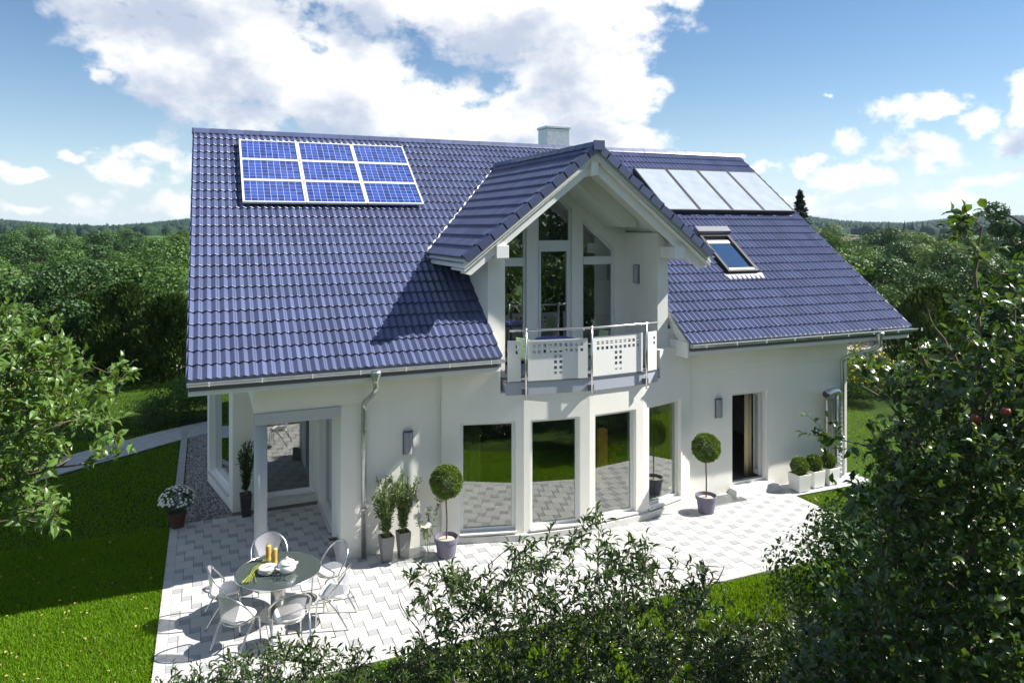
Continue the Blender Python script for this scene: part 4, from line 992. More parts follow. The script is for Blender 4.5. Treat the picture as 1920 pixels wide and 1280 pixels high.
for k in range(11):
    s = RNG.normal(0,.028); e = RNG.normal(0,.07); dd = (q1-q0).normalized(); nn = Vector((-dd.y,dd.x,0))
    MB().tube(spline([q0+nn*s*.5-dd*RNG.uniform(0,.1)-o0+Vector((0,0,.012+.004*k)), (q0+q1)/2+nn*s-o0+Vector((0,0,.03)), q1+nn*e+dd*RNG.uniform(0,.08)-o0+Vector((0,0,.012+.003*k))],5), [.004]*10+[.006], 6).build('stalk', 'stalk_green', st)
# chair: front towards +y
def make_chair():
    t = thing('patio_chair', 'x', 'chair', (0,0,0))
    side = lambda s: [(s*.26,-.28,.0),(s*.275,-.10,.30),(s*.285,.02,.46),(s*.295,-.03,.57),(s*.275,-.13,.70)]
    hoop = spline(side(-1)+[(-.17,-.215,.815),(0,-.25,.86),(.17,-.215,.815)]+side(1)[::-1], 6)
    MB().tube(hoop, .0145, 8).build('hoop_frame', 'steel', t, smooth=True)
    for s in (-1,1):
        MB().tube(spline([(s*.21,.24,0),(s*.205,.22,.30),(s*.20,.20,.395),(s*.205,.12,.425),(s*.235,-.03,.43),(s*.262,-.02,.44)],5), .0135, 8).build('leg', 'steel', t, smooth=True)
    MB().tube([(.215*math.cos(a_),-.0+.225*math.sin(a_),.425) for a_ in np.linspace(0,2*math.pi,33)], .010, 8, False).build('seat_ring', 'steel', t, smooth=True)
    # curved perforated back sheet, narrow at the seat, filling the hoop above
    n, m_ = 12, 9; v = []
    for j in range(m_+1):
        f = j/m_; z = .43+f*.425
        half = (.125+.135*f) if f < .68 else (.2168*math.sqrt(max(0,1-((f-.68)/.325)**2))+.004)
        yb = -.205-.03*f
        for i in range(n+1):
            u = -1+2*i/n; x = half*u; v.append((x, yb+1.15*x*x, z))
    MB().add(v, [(j*(n+1)+i,j*(n+1)+i+1,(j+1)*(n+1)+i+1,(j+1)*(n+1)+i) for j in range(m_) for i in range(n)]).build('backrest', 'mesh_metal', t, smooth=True)
    # cushion: rounded square pad
    mb = MB(); rr = []; N_ = 32
    for (k, z) in ((.90,.437),(1.0,.446),(1.02,.468),(.97,.487),(.80,.493)):
        ring = []
        for i in range(N_):
            a_ = 2*math.pi*i/N_; ca, sa = math.cos(a_), math.sin(a_); e = .55
            ring.append((math.copysign(abs(ca)**e,ca)*.205*k*(1-.06*(sa<0)*abs(sa)), math.copysign(abs(sa)**e,sa)*.215*k+.01, z))
        rr.append(ring)
    v = [p for r_ in rr for p in r_]; f = [(a_*N_+i,a_*N_+(i+1)%N_,(a_+1)*N_+(i+1)%N_,(a_+1)*N_+i) for a_ in range(4) for i in range(N_)]+[tuple(range(N_-1,-1,-1)), tuple(4*N_+i for i in range(N_))]
    MB().add(v, f).build('cushion', 'cushion', t, smooth=True)
    return t
ch0 = make_chair()
chairs = [(0.26,12.80,'white-cushioned steel chair left of the table on the patio\'s lawn side'),(0.44,11.86,'white-cushioned steel chair at the lower left, its back to the viewer'),(1.17,11.62,'white-cushioned steel chair nearest the viewer, directly in front of the table'),
          (1.92,12.05,'white-cushioned steel chair right of the table, seen from the side'),(1.98,12.84,'white-cushioned steel chair at the upper right by the house wall'),(1.03,13.58,'white-cushioned steel chair behind the table next to the porch column')]
for k, (x, y, lb) in enumerate(chairs):
    c_ = ch0 if k == 0 else copy_tree(ch0); c_.location = (x, y, 0); c_.scale = (1.04,1.04,1.04); c_['label'] = lb; c_['group'] = 'chairs around the patio table'
    c_.rotation_euler = (0, 0, math.atan2(TC[1]-y, TC[0]-x)-math.pi/2+(.28,-.12,.0,.15,.1,0)[k])
# ------------------------------------------------------------ balcony furniture
t = thing('balcony_table', 'round blue table standing on the balcony', 'table', (7.02,14.3,3.212))
MB().lathe([(.44,.70),(.455,.712),(.455,.728),(.44,.735)], 36).build('table_top', 'plastic_blue', t)
for k in range(4): a_ = k*1.571+.5; MB().tube([(.30*math.cos(a_),.30*math.sin(a_),.0),(.22*math.cos(a_),.22*math.sin(a_),.70)], .018, 8).build('leg', 'white_paint', t)
def bal_chair(lb, loc, rz):
    t = thing('balcony_chair', lb, 'chair', loc, rz, 'green chairs on the balcony')
    MB().box(-.21,.21,-.21,.21,.42,.45).build('seat', 'plastic_green', t); MB().hexa([(-.20,-.22,.45),(.20,-.22,.45),(.20,-.19,.45),(-.20,-.19,.45),(-.19,-.30,.86),(.19,-.30,.86),(.19,-.275,.86),(-.19,-.275,.86)]).build('backrest', 'plastic_green', t)
    for sx_ in (-1,1):
        for sy_ in (-1,1): MB().tube([(sx_*.21,sy_*.21,0),(sx_*.18,sy_*.18,.42)], .016, 8).build('leg', 'plastic_green', t)
bal_chair('pale green chair left of the blue table on the balcony', (6.32,14.0,3.212), -1.2); bal_chair('pale green chair right of the blue table on the balcony', (7.95,14.35,3.212), 1.5)
# ------------------------------------------------------------ things seen inside
def curtain(lb, x0, x1, y, m, z0=.12, z1=2.5, dy=0):
    n = 40; v = []
    for z in (z0, z1):
        for i in range(n+1): u = i/n; v.append((x0+(x1-x0)*u, y+dy*u+.035*math.sin(u*(x1-x0)*38), z))
    mb = MB().add(v, [(i,i+1,n+2+i,n+1+i) for i in range(n)]); o = mb.build('curtain', m, None, True); md = o.modifiers.new('thickness','SOLIDIFY'); md.thickness = .004; tag(o, lb, 'curtain')
curtain('green curtain inside the leftmost bay window', 4.75, 5.25, 14.32, 'curtain_green', dy=-.1)
curtain('green curtain inside the rightmost bay window', 9.1, 10.2, 14.30, 'curtain_green', dy=.25)
curtain('cream curtain inside the open terrace door', 12.46, 12.74, 14.66, 'curtain_cream', dy=.10)
t = thing('sofa', 'low green sofa inside the living room', 'sofa', (6.9,15.6,.10))
MB().box(-1.2,1.2,-.42,.42,.06,.40).build('seat', 'sofa_green', t); MB().box(-1.2,1.2,.30,.46,.401,.78).build('backrest', 'sofa_green', t)
for x in (-.8,0,.8): bevel(MB().box(x-.38,x+.38,-.40,.28,.402,.50).build('cushion', 'sofa_green', t), .03, 3)
t = thing('floor_lamp', 'yellow glowing column lamp inside the living room', 'lamp', (8.75,15.3,.10))
MB().box(-.09,.09,-.09,.09,.03,1.45).build('lamp_shade', 'lamp_glow', t); MB().box(-.13,.13,-.13,.13,0,.029).build('base', 'dark_metal', t)

# ============================================================ VEGETATION
class Tubes:                       # many tapered branches in one numpy mesh
    def __init__(s, n=5): s.V = []; s.F = []; s.n = n; s.c = 0
    def add(s, pts, rad):
        P = np.asarray(pts, float); k = len(P); T_ = np.gradient(P, axis=0); T_ /= np.linalg.norm(T_, axis=1, keepdims=True)+1e-9
        ref = np.where(np.abs(T_[:,2:3]) < .9, np.array([[0,0,1.]]), np.array([[1.,0,0]])); a = np.cross(T_, ref); a /= np.linalg.norm(a, axis=1, keepdims=True)+1e-9; b = np.cross(a, T_)
        q = np.arange(s.n)*2*math.pi/s.n; r_ = np.asarray(rad, float)[:,None,None]
        s.V.append((P[:,None]+(a[:,None]*np.cos(q)[None,:,None]+b[:,None]*np.sin(q)[None,:,None])*r_).reshape(-1,3))
        i, j = np.meshgrid(np.arange(k-1), np.arange(s.n), indexing='ij'); j2 = (j+1)%s.n
        s.F.append((np.stack([i*s.n+j,i*s.n+j2,(i+1)*s.n+j2,(i+1)*s.n+j],-1)).reshape(-1,4)+s.c); s.c += k*s.n
    def mesh(s, name): return np_mesh(name, np.concatenate(s.V), np.concatenate(s.F))
def bez(a, b, c, n): t = np.linspace(0,1,n)[:,None]; return (1-t)**2*a+2*t*(1-t)*b+t*t*c
def grow(limbs, tips, rng, r0=.012, twig=(.12,.30), step=.07, lstep=.028, lift=.25, start=.35, bud=1.0):
    """limbs: list of (points, radii); tips: (n,3) targets. Returns branch mesh tubes, leaf positions and directions."""
    tb = Tubes(5); nodes = []
    for P, r_ in limbs: tb.add(P, r_); nodes.append(np.asarray(P, float))
    nodes = np.concatenate(nodes); LP, LD = [], []
    dist = np.array([np.min(np.linalg.norm(nodes-t, axis=1)) for t in tips]); order = np.argsort(dist)
    for ti in order:
        t = tips[ti]; dv = np.linalg.norm(nodes-t, axis=1)+np.maximum(0, nodes[:,2]-t[2])*.8; k = np.argmin(dv); a = nodes[k]; ln = np.linalg.norm(t-a)
        if ln < .05: continue
        mid = (a+t)/2+np.array((0,0,-lift*.25*ln))+rng.normal(0,.10*ln,3)
        n = max(4, int(ln/.12)+2); P = bez(a, mid, t, n); rad = np.linspace(r0*min(1.6,.35+ln*.8), .0022, n); tb.add(P, rad); nodes = np.concatenate([nodes, P[1:]])
        s = ln*start if ln > .3 else 0.
        while s < ln:
            f = s/ln*(n-1); i = min(int(f), n-2); p = P[i]+(P[i+1]-P[i])*(f-i); ax = P[i+1]-P[i]; ax /= np.linalg.norm(ax)+1e-9
            d = ax*.8+rng.normal(0,.6,3)+np.array((0,0,.30)); d /= np.linalg.norm(d); tl = rng.uniform(*twig)*bud; e = p+d*tl+np.array((0,0,.05*tl))
            tb.add(np.array([p,(p+e)/2+rng.normal(0,.01,3),e]), [.003,.0022,.0014])
            m_ = max(3, int(tl/lstep))
            for q in range(m_):
                g_ = (q+.8)/m_; LP.append(p+(e-p)*g_); LD.append(d*.55+rng.normal(0,.62,3)+np.array((0,0,.05)))
            s += step*rng.uniform(.6,1.4)
        for q in range(4): LP.append(t); LD.append(rng.normal(0,.7,3)+np.array((0,0,.3)))
    return tb, np.array(LP), np.array(LD)
def in_poly(x, y, poly):
    c = False; n = len(poly); j = n-1
    for i in range(n):
        xi, yi = poly[i]; xj, yj = poly[j]
        if (yi > y) != (yj > y) and x < (xj-xi)*(y-yi)/(yj-yi)+xi: c = not c
        j = i
    return c
def tips_in(polys, n, d0, d1, rng, dens=None):
    out = []; xs = [p[0] for q in polys for p in q]; ys = [p[1] for q in polys for p in q]
    while len(out) < n:
        x, y = rng.uniform(min(xs),max(xs)), rng.uniform(min(ys),max(ys))
        if not any(in_poly(x,y,q) for q in polys): continue
        if dens and rng.random() > dens(x,y): continue
        out.append(at_d(x, y, rng.uniform(d0,d1)))
    return np.array([tuple(p) for p in out])
def leaf_tree(name, label, cat, limbs, tips, rng, L0, L1, wr, m, barkm, nobj=300, group=None, base=None, **kw):
    t = thing(name, label, cat, base, 0, group); inv = base
    tb, LP, LD = grow(limbs, tips, rng, **kw)
    o = link('branches', tb.mesh('branches'), barkm, t, None, inv)
    Ln = rng.uniform(L0, L1, len(LP)); U = np.tile((0,0,1.),(len(LP),1))+rng.normal(0,.55,(len(LP),3))
    # the leaves that show largest become objects, the rest one mesh
    cpos = np.array((0,0,HC)); dv = LP-cpos; dep = dv@np.array((S_,C_,0)); u = (dv@np.array((C_,-S_,0)))/dep; vv = dv[:,2]/dep
    vis = (np.abs(u) < 960/FPX) & (vv < HY/FPX) & (vv > -(1280-HY)/FPX); score = np.where(vis, Ln/dep, 0); pick = np.argsort(-score)[:nobj]
    rest = np.setdiff1d(np.arange(len(LP)), pick)
    cr = link('crown', leaves('crown', LP[rest], LD[rest], U[rest], Ln[rest], Ln[rest]*wr*rng.uniform(.85,1.15,len(rest)), 'full'), m, t, None, inv); tag(cr, kind='stuff')
    T_, F_ = leaf_t('full'); lm = bpy.data.meshes.new('leaf'); lm.from_pydata([(x*wr, y, z) for x,y,z in T_], [], F_); lm.update(); lm.materials.append(MATS[m])
    for k in pick:
        y = Vector(LD[k]).normalized(); x = y.cross(Vector(U[k])).normalized(); z = x.cross(y); s = Ln[k]
        o = link('leaf', lm, None, t); p = Vector(LP[k])-Vector(inv)
        o.matrix_local = Matrix(((x.x*s,y.x*s,z.x*s,p.x),(x.y*s,y.y*s,z.y*s,p.y),(x.z*s,y.z*s,z.z*s,p.z),(0,0,0,1)))
    return t, LP
def arr(*v): return np.array([tuple(p) for p in v], float)
def stemline(a, b, n=14, wob=.05, rng=RNG):
    a, b = np.array(tuple(a)), np.array(tuple(b)); P = a+(b-a)*np.linspace(0,1,n)[:,None]; P[1:-1] += np.cumsum(rng.normal(0,wob/3,(n-2,3)),0)*np.array((1,1,.2)); return P

# --- apple tree at the right edge
rg = np.random.default_rng(11); D_A = 6.2
top = at_d(1812,400,D_A); bs = (at_d(1830,900,D_A+.1).x, at_d(1830,900,D_A+.1).y, -.04)
limbs = [(np.concatenate([stemline(bs, at_d(1826,1000,D_A), 10, .05, rg), stemline(at_d(1826,985,D_A), top, 22, .04, rg)]), np.linspace(.06,.006,32))]
for (xa,ya,xb,yb,dd) in ((1826,1150,1640,980,-.3),(1826,1000,1610,720,-.4),(1826,900,1720,640,.3),(1826,820,1900,560,-.2),(1826,1100,1960,800,.3),(1826,1250,1520,1130,-.3),(1826,760,1740,560,0.),(1826,1000,1980,640,.4),(1640,1280,1650,1000,-.7),(1826,900,1900,700,-.6)):
    limbs.append((stemline(at_d(xa,ya,D_A), at_d(xb,yb,D_A+dd), 12, .06, rg), np.linspace(.022,.007,12)))
limbs.append((stemline(at_d(1640,1280,D_A-.5), (at_d(1640,1280,D_A-.5).x, at_d(1640,1280,D_A-.5).y, -.04), 10, .03, rg), np.linspace(.03,.04,10)))
PA = [[(1800,392),(1822,392),(1850,470),(1880,520),(1890,470),(1905,440),(1930,440),(2050,600),(2050,1500),(1440,1500),(1430,1290),(1455,1200),(1490,1150),(1500,1110),(1560,1085),(1570,1040),(1600,1020),(1590,980),(1540,960),(1500,945),(1545,920),(1600,905),(1620,880),(1600,845),(1560,835),(1620,800),(1660,770),(1605,745),(1575,715),(1570,690),(1620,680),(1690,655),(1740,600),(1765,560),(1780,500),(1790,440)],
      [(1540,800),(1552,800),(1580,880),(1560,890)],[(1715,425),(1735,425),(1755,480),(1740,480)]]
PA = [[(x+(48 if x < 1815 and y > 480 else 0), y) for x, y in q] for q in PA[:1]]+PA[1:]
def densA(x, y):
    if y < 560: return .22
    if y < 660: return .5
    return 1.
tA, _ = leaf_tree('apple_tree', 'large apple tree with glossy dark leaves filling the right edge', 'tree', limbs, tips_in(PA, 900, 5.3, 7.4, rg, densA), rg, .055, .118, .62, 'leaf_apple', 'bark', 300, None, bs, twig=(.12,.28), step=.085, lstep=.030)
for (x, y, d, lb) in ((1830,785,5.6,'reddish apple hanging in the right apple tree, upper left of the pair'),(1886,772,5.6,'reddish apple hanging near the right picture edge')):
    p = at_d(x,y,d); ap = thing('apple', lb, 'apple', p); MB().lathe([(.004,-.030),(.018,-.034),(.034,-.015),(.037,.008),(.026,.030),(.010,.028),(.002,.022)], 16).build('fruit', 'apple_red', ap, smooth=True); MB().tube([(0,0,.022),(.004,0,.05)], .002, 5).build('stalk', 'bark', ap)
# --- apple branches reaching in from the left
rg = np.random.default_rng(12); D_B = 6.3
tr = at_d(-330,900,D_B); bs = (tr.x, tr.y, -.04)
limbs = [(np.concatenate([stemline(bs, at_d(-330,1000,D_B), 8, .06, rg), stemline(at_d(-325,980,D_B), at_d(-280,420,D_B), 14, .08, rg)]), np.linspace(.11,.03,22))]
for (xa,ya,xb,yb,dd) in ((-320,930,120,700,-.3),(-320,980,130,860,-.5),(-320,1010,60,960,-.4),(-310,820,60,640,.2),(-300,880,200,770,.3),(-310,860,180,690,.1)):
    limbs.append((stemline(at_d(xa,ya,D_B), at_d(xb,yb,D_B+dd), 14, .08, rg), np.linspace(.035,.006,14)))
PB = [[(-420,520),(-60,560),(20,600),(90,640),(150,660),(210,668),(285,668),(250,710),(180,720),(225,745),(230,780),(180,770),(240,810),(295,850),(250,860),(170,850),(110,830),(90,880),(50,900),(20,930),(-420,960)],
      [(-420,900),(60,905),(90,925),(125,955),(110,990),(60,965),(-420,1010)],[(-420,900),(40,880),(75,900),(30,930)]]
def densB(x, y): return .55 if x > 150 else 1.
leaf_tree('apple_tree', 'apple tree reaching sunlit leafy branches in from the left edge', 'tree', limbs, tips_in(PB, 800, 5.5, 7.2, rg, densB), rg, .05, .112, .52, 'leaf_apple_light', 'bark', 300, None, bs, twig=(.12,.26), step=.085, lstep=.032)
# --- privet-like shrubs along the bottom
def shrub(label, polys, n, d0, d1, seed, stems, dens=None, L=(.070,.105), m='leaf_privet', nobj=300, name='privet_shrub', spread=.9):
    rg = np.random.default_rng(seed); dm = (d0+d1)/2
    cx = sum(s[0] for s in stems)/len(stems); b = at_d(cx,1280,dm); bs = (b.x, b.y, -.04); limbs = []
    for (xb, yb) in stems:
        foot = np.array(bs)+np.array((rg.normal(0,.18),rg.normal(0,.18),0)); tp_ = at_d(xb, yb, rg.uniform(d0,d1)); limbs.append((stemline(foot, tp_, 26, .10, rg), np.linspace(.022,.004,26)))
    tips = tips_in(polys, n, d0, d1, rg, dens)
    low = np.column_stack([rg.normal(bs[0],spread,190), rg.normal(bs[1],.45,190), rg.uniform(.2,1.5,190)])
    return leaf_tree(name, label, 'shrub', limbs, np.concatenate([tips, low]), rg, L[0], L[1], .30, m, 'bark_grey', nobj, 'shrubs along the front of the garden', bs, twig=(.10,.24), step=.075, lstep=.026, r0=.008)
P1 = [[(1078,1000),(1108,945),(1120,945),(1148,965),(1150,1010),(1190,1010),(1230,1010),(1200,1050),(1290,1052),(1310,1045),(1350,1080),(1335,1120),(1400,1170),(1430,1330),(1400,1500),(700,1500),(690,1300),(720,1235),(770,1200),(790,1165),(770,1120),(800,1090),(760,1075),(800,1050),(860,1080),(925,1060),(940,1020),(980,1005),(1000,1000),(1040,985)]]
P1 = [[(x+(10 if x < 950 else (-14 if x > 1180 else 0)), y+(8 if y < 1240 else 0)) for x, y in q] for q in P1]
def dens1(x, y): return .30 if y < 1040 else (.55 if y < 1110 else (.8 if y < 1180 else 1.))
shrub('tall dark-leaved shrub rising in front of the bay windows', P1, 1050, 6.6, 8.3, 21, [(1110,960),(960,1020),(1000,1060),(800,1070),(1300,1060),(1200,1030),(1340,1120),(850,1150)], dens1)
P2 = [[(280,1278),(340,1262),(410,1245),(470,1212),(520,1205),(560,1210),(600,1205),(645,1212),(690,1205),(700,1250),(740,1300),(740,1480),(280,1480)]]
P2 = [[(x, y+8) for x, y in q] for q in P2]
shrub('low leafy shrub below the patio chairs', P2, 380, 6.6, 8.0, 22, [(480,1245),(560,1250),(640,1250),(380,1285),(680,1250)], None, (.062,.092))
P3 = [[(1350,1200),(1400,1170),(1450,1160),(1500,1140),(1560,1120),(1640,1150),(1640,1480),(1350,1480)]]
shrub('dark shrub between the tall front shrub and the right apple tree', P3, 300, 7.0, 8.4, 23, [(1400,1180),(1480,1160),(1560,1150)], None, (.062,.095))

# --- tree prototypes for the surroundings
def crown_pts(rng, n, w, h, z0, lobes=15):
    C = []; 
    for k in range(lobes):
        d = rng.normal(size=3); d /= np.linalg.norm(d); d[2] = d[2]*.9+.1; C.append((d*np.array((w*.34,w*.34,h*.34))*rng.uniform(.75,1.3)+np.array((0,0,z0+h/2)), rng.uniform(.13,.24)*w))
    P, Nn = [], []
    per = n//lobes
    for c, r_ in C:
        d = rng.normal(size=(per,3)); d /= np.linalg.norm(d,axis=1,keepdims=True); rad = r_*(.55+.5*rng.uniform(0,1,per)**.5+.12*np.sin(d[:,0]*7+d[:,1]*5+c[0])*np.cos(d[:,2]*6+c[1]))[:,None]; P.append(c+d*rad*np.array((1,1,.85))); Nn.append(d)
    return np.concatenate(P), np.concatenate(Nn), C
def broad_tree(rng, w, h, z0, nleaf, leaf, m, label, loc=(0,0,0), group=None, name='broadleaf_tree', cat='tree'):
    t = thing(name, label, cat, loc, 0, group); P, Nn, C = crown_pts(rng, nleaf, w, h-z0, z0)
    tb = Tubes(6); top = np.array((rng.normal(0,.2),rng.normal(0,.2),z0+(h-z0)*.55)); tr_ = stemline((0,0,-.1), top, 8, .12, rng); tb.add(tr_, np.linspace(.028*h,.010*h,8))
    for c, r_ in C: k = rng.integers(3,8); a = tr_[k]; tb.add(bez(a,(a+c)/2+np.array((0,0,.1*h*.3)),c,6), np.linspace(.010*h,.003*h,6))
    link('trunk', tb.mesh('trunk'), 'bark', t)
    Dr = np.cross(Nn, rng.normal(size=P.shape))+Nn*.35; U = Nn+rng.normal(0,.28,P.shape); Ln = rng.uniform(.7,1.3,len(P))*leaf
    link('crown', leaves('crown', P, Dr, U, Ln, Ln*.6, 'simple'), m, t); return t
def conifer(rng, w, h, n, leaf, m, label, loc, cat='tree', name='thuja', group=None, tiers=0):
    t = thing(name, label, cat, loc, rng.uniform(0,6), group); tb = Tubes(6); tb.add(stemline((0,0,-.1),(0,0,h*.96),8,.04,rng), np.linspace(.02*h,.004*h,8)); link('trunk', tb.mesh('trunk'), 'bark', t)
    f = rng.uniform(0,1,n)**1.15; a = rng.uniform(0,2*math.pi,n)
    if tiers:
        k = rng.integers(0,tiers,n); f = (k+rng.uniform(0,.9,n)*(rng.random(n) < .3))/tiers; na = rng.integers(0,7,n); a = na*.9+k*.55+rng.normal(0,.2,n); rr = (1-f)*w/2*rng.uniform(.0,1.1,n)*(.8+.3*np.sin(na*2.3+k)); z = h*(.06+.95*f)-rr*.3
    else:
        lob = 1+.22*np.sin(a*3+f*9)+.15*np.sin(a*7-f*14); rr = w/2*np.sqrt(np.maximum(0,1-(np.maximum(f-.22,0)/.79)**1.6))*rng.uniform(.55,1.05,n)*lob; z = h*(.02+.98*f)
    P = np.column_stack([rr*np.cos(a),rr*np.sin(a),z]); o_ = np.column_stack([np.cos(a),np.sin(a),np.full(n,.2 if tiers else 1.4)]); Dr = o_+rng.normal(0,.35,(n,3))
    Ln = rng.uniform(.7,1.3,n)*leaf; link('crown', leaves('crown', P, Dr, np.column_stack([np.cos(a),np.sin(a),np.full(n,.6)])+rng.normal(0,.4,(n,3)), Ln, Ln*.38, 'simple'), m, t); return t
rg = np.random.default_rng(31)
protos = []
for k, m in enumerate(('leaf_tree','leaf_tree_pale','leaf_tree_dark','leaf_tree','leaf_tree','leaf_tree_dark')):
    protos.append(broad_tree(rg, rg.uniform(4.6,5.8), 6.0, rg.uniform(.15,.5), 7000, .21, m, 'x', (0,0,0)))
used = [False]*len(protos)
PLACED = []
TONE = ('mid-green','pale-leaved','dark-leaved','rounded mid-green','spreading mid-green','dense dark-leaved')
def put(k, px, d, h, label, group, sx=1., row=0):
    o = protos[k] if not used[k] else copy_tree(protos[k]); used[k] = True
    r = ray(px, HY); o.location = (r.x*d, r.y*d, -.08); s = h/6.0; o.scale = (s*sx, s*sx, s); o.rotation_euler = (0,0,rg.uniform(0,6.28)); o['label'] = label; o['group'] = group; PLACED.append((group, row, px, o, TONE[k]))
LL, GL = 'leafy orchard tree in the green belt left of the house', 'orchard trees left of the house'
LR, GR = 'leafy orchard tree in the green belt right of the house', 'orchard trees right of the house'
def belt(x0, x1, ds, label, group, ytop):
    for i, d in enumerate(ds):
        sp = 5.2/d*FPX*.9; x = x0+rg.uniform(0,sp)
        while x < x1:
            yt = ytop(d)+rg.normal(0,9); h = min(8.5, max(3.2, HC-(yt-HY)/FPX*d)); put(int(rg.integers(0,6)), x, d*rg.uniform(.95,1.05), h, label, group, rg.uniform(1.0,1.5), i+1); x += sp*rg.uniform(.8,1.3)
yt = lambda d: 424+ 10+ 80*math.exp(-(d-30)/24)
belt(-120, 350, (40,48,60,78,105,145), LL, GL, yt)
belt(1480, 2010, (40,48,60,78,105,145), LR, GR, yt)
for (px, d, h, sx, k) in ((90,33,4.9,1.0,2),(-20,31,5.2,1.0,3),(1850,33,5.0,1.1,5),(1960,30,5.4,1.1,2)): put(k, px, d, h, LL if px < 900 else LR, GL if px < 900 else GR, sx)
ORD = ('nearest','second','third','fourth','fifth','sixth','seventh','eighth','ninth','tenth','eleventh','twelfth','thirteenth','fourteenth','fifteenth','sixteenth')
ROWN = ('front edge','first row','second row','third row','fourth row','fifth row','rearmost row')
for grp in (GL, GR):
    for row in range(7):
        L_ = sorted([q for q in PLACED if q[0] == grp and q[1] == row], key=lambda q: -q[2] if grp == GL else q[2])
        for k, q in enumerate(L_): q[3]['label'] = f"{q[4]} orchard tree {'left' if grp == GL else 'right'} of the house, {ORD[min(k,15)]} from the roof in the {ROWN[row]}"
# trees behind the viewer, mirrored in the window panes
for k in range(12):
    o = copy_tree(protos[(0,2,5)[k%3]]); o.location = (-14+k*3.6+rg.normal(0,.8), -13-rg.uniform(0,8), -.08); s = rg.uniform(1.5,2.1); o.scale = (s,s,s); o['label'] = 'tall tree standing behind the viewer, mirrored dark in the windows'; o['group'] = 'trees mirrored in the windows'
for k, (x, y, h) in enumerate(((9.6,3.6,5.6),(12.4,3.2,6.2),(15.6,3.6,6.0),(19.0,4.2,6.4),(23,5,6.5))):
    o = copy_tree(protos[(2,0,5,3,2)[k]]); o.location = (x,y,-.08); s = h/6; o.scale = (s*.9,s*.9,s); o.rotation_euler = (0,0,k*1.3); o['label'] = 'orchard tree right of the viewer, mirrored in the upper balcony windows'; o['group'] = 'orchard trees mirrored in the balcony windows'
# bushes standing on the lawn's far front edge, behind the right apple tree
# (placed below, after gp is defined)
def gp(px, d): r = ray(px, HY); return (r.x*d, r.y*d, -.06)
for k, (x, y, h, w) in enumerate(((9.3,8.0,2.2,2.3),(11.3,8.15,2.5,2.6),(13.5,8.2,2.6,2.6),(15.8,8.3,2.8,2.8),(18.2,8.4,2.8,2.8))):
    broad_tree(np.random.default_rng(60+k), w*1.25, h, .03, 9000, .085, 'leaf_tree_dark', ('dark bush closest to the front shrubs, behind the right apple tree','second dark bush along the lawn edge behind the apple tree','third dark bush along the lawn edge behind the apple tree','fourth dark bush along the lawn edge, mirrored in the bay windows','last dark bush along the lawn edge, mirrored in the bay windows')[k], (x,y,-.06), 'bushes along the lawn edge', 'bush', 'bush')
G1 = 'dark evergreens near the garden path'
conifer(rg, 2.9, 3.9, 11000, .20, 'leaf_thuja', 'feathery dark evergreen left of the house, tallest of the group', gp(232,32), group=G1)
conifer(rg, 3.0, 3.5, 11000, .20, 'leaf_thuja', 'feathery dark evergreen just left of the roof edge', gp(318,31), group=G1)
conifer(rg, 2.4, 3.2, 9000, .20, 'leaf_thuja', 'feathery dark evergreen left of its taller neighbour', gp(160,34), group=G1)
conifer(rg, 3.2, 4.0, 11000, .20, 'leaf_thuja', 'feathery dark evergreen right of the gutter end', gp(1745,29), group=G1)
conifer(rg, 2.6, 3.2, 9000, .20, 'leaf_thuja', 'broad dark evergreen half hidden by the right apple tree', gp(1815,31), group=G1)
conifer(rg, 4.6, 9.4, 15000, .24, 'leaf_spruce', 'lone spruce standing above the right roof corner', gp(1500,62), name='spruce', tiers=17)
broad_tree(np.random.default_rng(5), 2.8, 9.4, 3.0, 5000, .16, 'leaf_tree_dark', 'tall airy tree against the sky at the right picture edge', gp(1912,38))
broad_tree(np.random.default_rng(6), 2.4, 10.45, 5.0, 2600, .15, 'leaf_tree_pale', 'tall tree behind the house with its tip above the ridge', gp(571,30))
broad_tree(np.random.default_rng(8), 2.6, 1.35, .05, 7000, .07, 'leaf_tree', 'rounded bush beside the path left of the house', gp(345,24.3), name='bush', cat='bush')
broad_tree(np.random.default_rng(9), 1.6, .9, .05, 3500, .06, 'leaf_tree_pale', 'small pale bush at the bend of the path', gp(285,23.6), name='bush', cat='bush')
yb = broad_tree(np.random.default_rng(10), 3.4, 2.0, .05, 8000, .08, 'leaf_tree', 'yellow-flowering bush behind the right house corner', gp(1625,27.5), name='flowering_bush', cat='bush')
P, Nn, _ = crown_pts(np.random.default_rng(10), 1600, 3.5, 2.05, .05); Ln = RNG.uniform(.04,.08,len(P)); keep = P[:,2] > .9
link('flowers', leaves('flowers', P[keep], RNG.normal(size=P[keep].shape), Nn[keep], Ln[keep], Ln[keep], 'simple'), 'yellow_flower', yb)
# small neighbouring house among the trees
hl = (*gp(1568,135)[:2], -1.2); nh = thing('neighbour_house', 'small cream house with brown roof among the right-hand trees', 'house', hl, -.5)
MB().box(-4,4,-3,3,0,3.2).build('wall', 'cream_wall', nh); MB().add([(-4.4,-3.4,3.1),(4.4,-3.4,3.1),(4.4,3.4,3.1),(-4.4,3.4,3.1),(-4.4,0,5.5),(4.4,0,5.5)], [(0,1,5,4),(3,4,5,2),(0,4,3),(1,2,5)]).build('roof', 'brown_roof', nh)
an_ = MB(); an_.tube([(1,0,5.4),(1,0,7.0)], .03, 6); [an_.tube([(1-.7+.15*k,0,6.2+.3*k),(1+.7-.15*k,0,6.2+.3*k)], .018, 5) for k in range(3)]; an_.build('antenna', 'alu', nh)

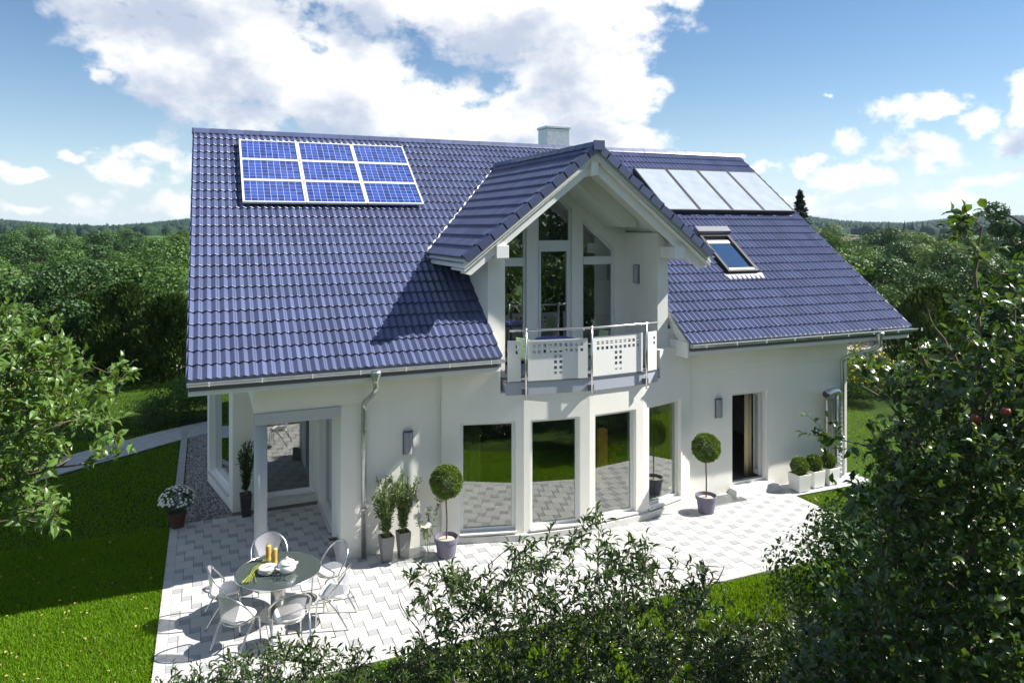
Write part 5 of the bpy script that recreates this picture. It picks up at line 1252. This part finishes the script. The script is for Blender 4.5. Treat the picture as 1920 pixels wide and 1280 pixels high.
# ------------------------------------------------------------ wooded hills on the skyline
SKY_L = [(-900,408),(-500,414),(-200,409),(0,412),(100,420),(200,425),(270,419),(350,411),(600,405),(900,412),(1200,416),(1400,402),(1510,405),(1560,412),(1620,417),(1700,418),(1745,414),(1800,408),(1900,405),(2100,410),(2500,404),(3200,412)]
def sky_y(x):
    for (a, ya), (b, yb_) in zip(SKY_L, SKY_L[1:]):
        if a <= x <= b: return ya+(yb_-ya)*(x-a)/(b-a)
    return 410
nu, nv = 140, 14; v = []
DH0, DH1 = 420., 1500.
def hill_z(px, t):
    top_ = HC+(HY-sky_y(px))/FPX*DH1-9.5; return -2+ (top_+2)*(3*t*t-2*t*t*t)
for i in range(nu+1):
    px = -900+4100*i/nu; r = ray(px, HY)
    for j in range(nv+1): t_ = j/nv; d = DH0+(DH1-DH0)*t_; v.append((r.x*d, r.y*d, hill_z(px, t_)))
    v.append((r.x*2600, r.y*2600, -5))
w_ = nv+2; hm = MB(); hm.v = v; hm.f = [(i*w_+j,(i+1)*w_+j,(i+1)*w_+j+1,i*w_+j+1) for i in range(nu) for j in range(nv+1)]
hills = hm.build('hills', 'meadow', None, True); tag(hills, kind='structure')
n = 26000; rg = np.random.default_rng(41); px = rg.uniform(-880,3180,n); t_ = np.sqrt(rg.uniform(.0,1,n)); t_ = np.where(rg.random(n) < .22, rg.uniform(.9,1.0,n), t_)
base_ = []
for a, b in zip(px, t_): r = ray(a, HY); d = DH0+(DH1-DH0)*b; base_.append((r.x*d, r.y*d, hill_z(a, b)))
base_ = np.array(base_); spr = rg.random(n) < .4; hh = rg.uniform(7,11,n)*np.where(spr,1.12,.95); ww = np.where(spr, rg.uniform(2.2,3.4,n), rg.uniform(4,6.5,n))
ring = np.array([(math.cos(a),math.sin(a)) for a in np.arange(6)*math.pi/3])
T = np.zeros((n,13,3)); jit = rg.uniform(.75,1.25,(n,6,1))
for q, (zz, rs, rb) in enumerate(((.12,1.,.8),(.62,.45,.95))):
    rr_ = np.where(spr,rs,rb)*ww
    T[:,q*6:(q+1)*6,:2] = ring[None]*rr_[:,None,None]*jit; T[:,q*6:(q+1)*6,2] = (zz*hh)[:,None]
T[:,12,2] = hh
T += base_[:,None]
FF = [(i,(i+1)%6,6+(i+1)%6) for i in range(6)]+[(i,6+(i+1)%6,6+i) for i in range(6)]+[(6+i,6+(i+1)%6,12) for i in range(6)]
o = link('distant_forest', np_mesh('distant_forest', T.reshape(-1,3), (np.array(FF)[None]+(np.arange(n)*13)[:,None,None]).reshape(-1,3)), 'leaf_forest'); tag(o, 'dark blue-green forest covering the hills on the skyline', 'forest', kind='stuff')
# ------------------------------------------------------------ summer haze in the air
hz = MB().box(-2900,2900,-60,2750,-10,95).build('haze', None); tag(hz, kind='stuff')
hmat = bpy.data.materials.new('haze'); hmat.use_nodes = True; ht = hmat.node_tree; ht.nodes.clear(); ho = ht.nodes.new('ShaderNodeOutputMaterial'); pvn = ht.nodes.new('ShaderNodeVolumePrincipled')
pvn.inputs['Color'].default_value = (.55,.72,.95,1); pvn.inputs['Density'].default_value = .00011; pvn.inputs['Anisotropy'].default_value = .2; ht.links.new(pvn.outputs[0], ho.inputs['Volume']); hz.data.materials.append(hmat)
SC.render.engine = 'CYCLES'
SC.cycles.volume_step_rate = 4; SC.cycles.volume_max_steps = 64
